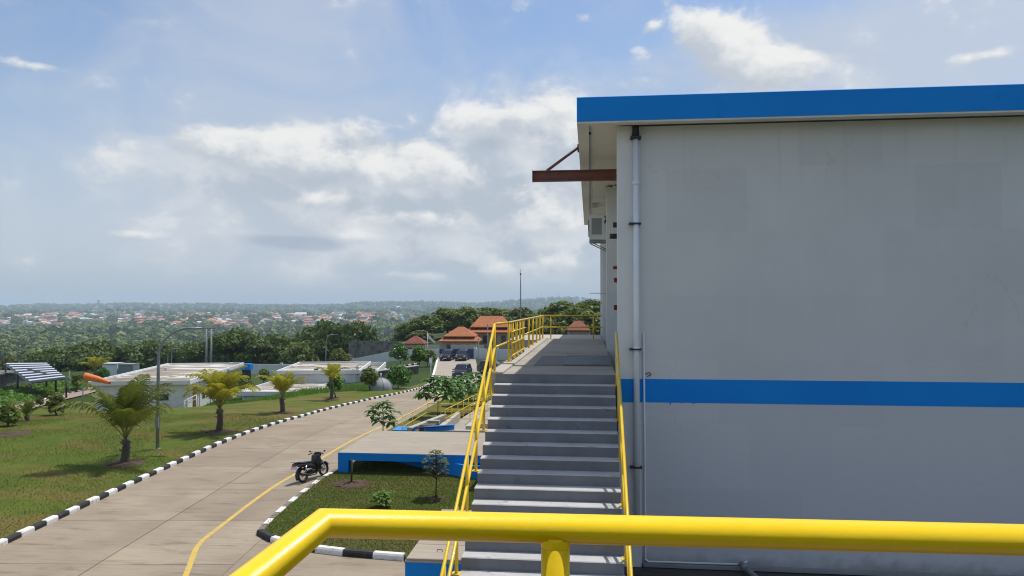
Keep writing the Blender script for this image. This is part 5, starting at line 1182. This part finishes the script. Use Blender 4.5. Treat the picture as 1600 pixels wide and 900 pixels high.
# saplings with large leaves
def sapling(name, label, base, h, rad_, n, leaf, seed, mat='sapl', stem=.03, low=.35, group=None, cat='sapling', droop=.5):
    rg_ = np.random.default_rng(seed); t = thing(name, label, cat, base, 0, group); top = base + Vector((0, 0, h)); R = random.Random(seed); br = MB(); br.tube([base - Vector((0, 0, .1)), base + Vector((.02, 0, h * .5)), base + Vector((0, .02, h * .86))], [stem, stem * .8, stem * .35], 7)
    V = []; Fc = []; nb = max(4, n // 4)
    for i in range(nb):
        u = i / (nb - 1); a = i * 2.4 + R.uniform(-.3, .3); z = h * (low + (.97 - low) * u); rr_ = rad_ * math.sin(math.pi * min(.93, .30 + .62 * u)) * R.uniform(.75, 1.1); s_ = base + Vector((0, 0, z * .86)); e = base + Vector((rr_ * math.cos(a) * .8, rr_ * math.sin(a) * .8, z + h * .05)); br.tube([s_, e], [stem * .4, stem * .2], 5)
        for k in range(7):
            b = a + (k - 3) * .75 + R.uniform(-.2, .2); o_ = Vector((math.cos(b), math.sin(b), R.uniform(-.2, .55) - droop * .3)).normalized(); l = leaf * R.uniform(.7, 1.2); wdt = o_.cross(Vector((0, 0, 1))).normalized() * l * .25; m1 = e + o_ * l * .35; m2 = e + o_ * l * .75 + Vector((0, 0, -l * droop * .22)); tp_ = e + o_ * l + Vector((0, 0, -l * droop * .55)); q = Vector((0, 0, l * .05)); j = len(V)
            V += [e, m1 - wdt + q, m1, m1 + wdt + q, m2 - wdt * .85 + q, m2, m2 + wdt * .85 + q, tp_]; Fc += [(j, j + 1, j + 2), (j, j + 2, j + 3), (j + 1, j + 4, j + 5, j + 2), (j + 2, j + 5, j + 6, j + 3), (j + 4, j + 7, j + 5), (j + 5, j + 7, j + 6)]
    br.build('stem', 'bark', t); MB().add(V, Fc).build('foliage', mat, t); return t
b = Vector((G(598, 655, 1.2).x, 0, 0)); s0 = D(598, 672, 36.3); s0.z = .1
sapling('leafy_sapling', 'leafy sapling rising behind the near edge of the deck', on(s0, .05), 2.05, .75, 70, .42, 3, low=.5)
s1 = T(684, 655); sapling('broadleaf_sapling', 'large-leaved sapling beside the yellow basin railing', on(s1, .05), 2.6, 1.25, 95, .62, 4, low=.45)
s2 = on(D(703, 642, 50)); sapling('broadleaf_sapling', 'bright large-leaved sapling behind the one at the railing', s2, 2.4, 1.0, 70, .6, 6, low=.45)
s3 = on(D(722, 628, 55)); sapling('broadleaf_sapling', 'bushy large-leaved tree farther up the railing', s3, 2.2, 1.1, 80, .6, 8, low=.3)
s4 = on(D(742, 620, 60)); sapling('broadleaf_sapling', 'bright leafy tree beside the stair railing top', s4, 2.3, 1.1, 80, .6, 9, low=.25)
s5 = G(681, 778, .1); sapling('thin_sapling', 'thin sapling with sparse leaves on the grass island', s5, 1.65, .55, 200, .13, 10, 'olive', .025, .45, droop=.3); mound('soil ring round the thin sapling on the island', s5, .4, .05)
s6 = G(595, 793, .1); sapling('small_bush', 'small bright bush on the grass island near the rail', s6, .5, .33, 60, .2, 11, 'weeds', .015, .3, cat='bush')
s7 = G(549, 757, .1); tk = thing('tree_stake', 'bare wooden stake in a soil mound on the grass island', 'stake', s7); MB().tube([s7, s7 + Vector((.02, 0, .95))], [.04, .035], 7).build('stake', 'bark', tk); MB().tube([s7 + Vector((.02, 0, .7)), s7 + Vector((.10, .03, .82))], [.02, .012], 5).build('stub', 'bark', tk); mound('wide soil mound round the wooden stake', s7, .75, .09)
sp = G(640, 852, .1); 
for px, py, h, r_, lf, lab, mt_ in ((231, 628, 2.9, 1.2, .3, 'round dark tree in front of the left building wall', 'round'), (445, 612, 3.3, 1.5, .32, 'dark leafy tree in front of the middle building', 'round'), (577, 611, 2.3, 1.0, .28, 'small round tree at the corner of the middle building', 'round'),
        (524, 622, 2.2, .9, .3, 'light green tree beside the farthest palm', 'weeds'), (88, 650, 1.35, .75, .28, 'pale bush on the lawn near the brown path', 'olive'), (62, 636, 1.2, .5, .25, 'dark small bush beside the brown path', 'round'), (12, 667, 1.2, .8, .28, 'low dark bush at the left edge of the lawn', 'round'),
        (120, 612, 2.6, .9, .3, 'bushy small tree beside the windsock mast', 'round'), (625, 567, 3.6, 1.7, .4, 'spreading small tree in front of the boundary wall', 'sapl'), (650, 566, 2.6, 1.1, .35, 'dark round bush in front of the boundary wall', 'round'), (668, 569, 2.4, 1.0, .35, 'bush at the foot of the flagpole', 'sapl'),
        (655, 596, 3.2, 1.3, .35, 'bright tree on the slope left of the driveway', 'weeds'), (672, 580, 2.4, 1.3, .35, 'dense bush beside the white sign post', 'round'), (622, 608, 2.3, 1.6, .35, 'shrub on the slope right of the dome tank', 'sapl'), (412, 593, 2.4, 1.0, .3, 'dark conical bush between the two flat buildings', 'round'),
        (530, 562, 4.0, 2.2, .45, 'broad pale bush behind the middle flat roof', 'olive'), (160, 590, 2.6, 1.2, .35, 'green bush by the far palm', 'sapl'), (378, 622, 2.6, 1.6, .3, 'dark bushy tree behind the yellow-green palm', 'round')):
    b = T(px, py, .05) if py > 596 else on(D(px, py, 112)); 
    if px in (445, 231, 577, 378): b = T(px, py, .05)
    if px in (530, ): b = on(D(px, py, 121))
    t = thing('small_tree' if h > 2 else 'bush', lab, 'tree' if h > 2 else 'bush', b); lo = [((x * .9, y * .9, z), q) for (x, y, z), q in round_lobes(int(px), r_, h * .98)] 
    link('crown', crown('crown', lo, int(750 * max(.6, r_)), .13 + .03 * r_, int(px), mt_, .55), t); link('trunk', limbs(h, lo, .05, int(px)), t)
mound('patch of bare soil at the left edge of the lawn', T(5, 679, .1), 1.2, .06)

# ------------------------------------------------------------------ the far town: houses one by one, the rest as a mass
def far_house_mesh(roofmat, wallmat_, hipf, flat=False):
    m_ = MB(); m_.cur = 0; m_.box(-.5, .5, -.4, .4, -.6, .42); m_.cur = 1
    if flat: m_.box(-.54, .54, -.44, .44, .421, .5)
    else: hip(m_, 0, 0, .44, .85, .6, .5, hipf)
    return m_.mesh('house', [wallmat_, roofmat])
FH = [(far_house_mesh('fartile', 'farwhite', .3), 'far-off white house with orange tiled roof in the valley town'), (far_house_mesh('fartile2', 'farcream', .35), 'far-off cream house with brown tiled roof in the valley town'), (far_house_mesh('farwhite', 'farwhite', .3, True), 'far-off white flat-roofed house in the valley town'),
      (far_house_mesh('fargrey', 'farwhite', .4), 'far-off white house with grey roof in the valley town'), (far_house_mesh('fartile', 'farcream', .2), 'far-off cream house with orange roof in the valley town')]
R = random.Random(21); CL = [(R.uniform(-30, 645), R.uniform(1650, 3100), R.uniform(16, 45), R.uniform(60, 170)) for _ in range(34)]
def town_spot():
    c = R.choice(CL); return R.gauss(c[0], c[2]), max(1620, R.gauss(c[1], c[3]))
for i in range(300):
    px, d_ = town_spot()
    if px > 655: px = R.uniform(0, 600)
    p = D(px, 490, d_); k = R.choice((0, 0, 1, 2, 3, 4, 4)); me, lab = FH[k]; o = link('town_house', me); s = R.uniform(10, 18); o.location = (p.x, p.y, hz(p) + s * .25 + 4.5); o.scale = (s, s * R.uniform(.8, 1.4), s * R.uniform(.5, .75)); o.rotation_euler = (0, 0, R.uniform(-.6, .6)); tag(o, lab, 'house', 'houses of the far valley town')
V = []; mbt = MB(); cm = 0
for i in range(1500):
    px, d_ = town_spot(); d_ += R.uniform(-60, 250); p = D(px, 490, d_); s = R.uniform(8, 15); z = hz(p) + 5
    mbt.cur = R.choice((0, 1)); mbt.box(p.x - s / 2, p.x + s / 2, p.y - s * .4, p.y + s * .4, z - 3, z + s * .35); mbt.cur = R.choice((2, 2, 3, 4, 0, 0)); hip(mbt, p.x, p.y, z + s * .36, z + s * .55, s * .58, s * .5, s * .3)
tag(mbt.build('town', ['farwhite', 'farcream', 'fartile', 'fartile2', 'fargrey']), 'distant rows of small tiled houses filling the town', 'town', kind='stuff')
mbt = MB()
for i in range(170):
    d_ = R.uniform(5000, 6800); px = R.uniform(-60, 760); p = D(px, 480, d_); s = R.uniform(14, 30); z = hz(p) + 8; mbt.cur = R.choice((0, 0, 1, 2)); mbt.box(p.x - s / 2, p.x + s / 2, p.y - s * .4, p.y + s * .4, z - 12, z + s * .35)
tag(mbt.build('hill_town', ['farwhite', 'farcream', 'fargrey']), 'pale specks of houses on the far hills', 'town', kind='stuff')
for px, py, d_, wd, hh, mt_, lab in ((690, 477.5, 5600, 150, 14, 'farblue', 'long blue factory roof on the far hill'), (620, 480, 5300, 70, 14, 'farwhite', 'long white shed on the far hill left of the blue roof'), (118, 498.5, 2300, 85, 8, 'teal', 'long pale green hall roof in the left of the town'), (60, 492.5, 2700, 60, 8, 'farwhite', 'white hall with bright roof in the left of the town'),
        (46, 492, 2750, 36, 8, 'farwhite', 'small bright white hall at the left of the town'), (470, 491.5, 3000, 50, 16, 'farwhite', 'white block of flats near the town centre'), (535, 491, 3000, 34, 10, 'farwhite', 'small white hall right of the town centre'), (315, 501, 2100, 70, 12, 'fartile', 'large orange-roofed hall in the middle of the town')):
    c = D(px, py, d_); t = thing('far_hall', lab, 'building', (c.x, c.y, hz(c)), TH); z = c.z - hz(c)
    MB().box(-wd / 2, wd / 2, -wd * .25, wd * .25, -8, z).build('wall', 'farwhite', t, world=False); m_ = MB(); hip(m_, 0, 0, z + .3, z + hh * .6, wd * .53, wd * .28, wd * .42); m_.build('roof', mt_, t, world=False)
for px, py, d_, lab in ((154, 473, 5600, 'lone grey tower on the left far ridge'),):
    c = D(px, py, d_); t = thing('far_tower', lab, 'tower', (c.x, c.y, hz(c)), 0); MB().lathe([(8, 0), (6, c.z - hz(c)), (9, c.z - hz(c) + 6), (9, c.z - hz(c) + 20), (.1, c.z - hz(c) + 22)], 10).build('shaft', 'fargrey', t, world=False)
for i, px in enumerate((838, 846, 853, 861, 869, 874, 881, 889)):
    c = D(px, 455 + (i * 5) % 4, 7000); gz_ = hz(c, -5); t = thing('radio_mast', 'thin radio mast on the far hill beside the building', 'radio mast', (c.x, c.y, gz_), 0, 'radio masts on the far hill'); h_ = c.z - gz_
    MB().tube([(0, 0, 0), (0, 0, h_)], [2.2, 1.0], 6).build('mast', 'fargrey', t, world=False)

# ------------------------------------------------------------------ haze: one even box of air
hm = bpy.data.materials.new('haze_air'); hm.use_nodes = True; ht = NT(hm.node_tree); ht.n.remove(ht.n['Principled BSDF'])
pv_ = ht.new('ShaderNodeVolumePrincipled'); pv_.inputs['Color'].default_value = (.70, .84, 1.0, 1); pv_.inputs['Density'].default_value = 1.5e-4; pv_.inputs['Anisotropy'].default_value = 0.0
ht.l.new(pv_.outputs[0], ht.n['Material Output'].inputs['Volume'])
zt = max(160.0, float(gz.max()) + 60); zl = float(gz.min()) - 1.5
hzb = MB().box(-10500, 10500, -10500, 10500, zl, zt).build('haze', hm); tag(hzb, 'pale blue haze lying over the valley', 'haze', kind='stuff')
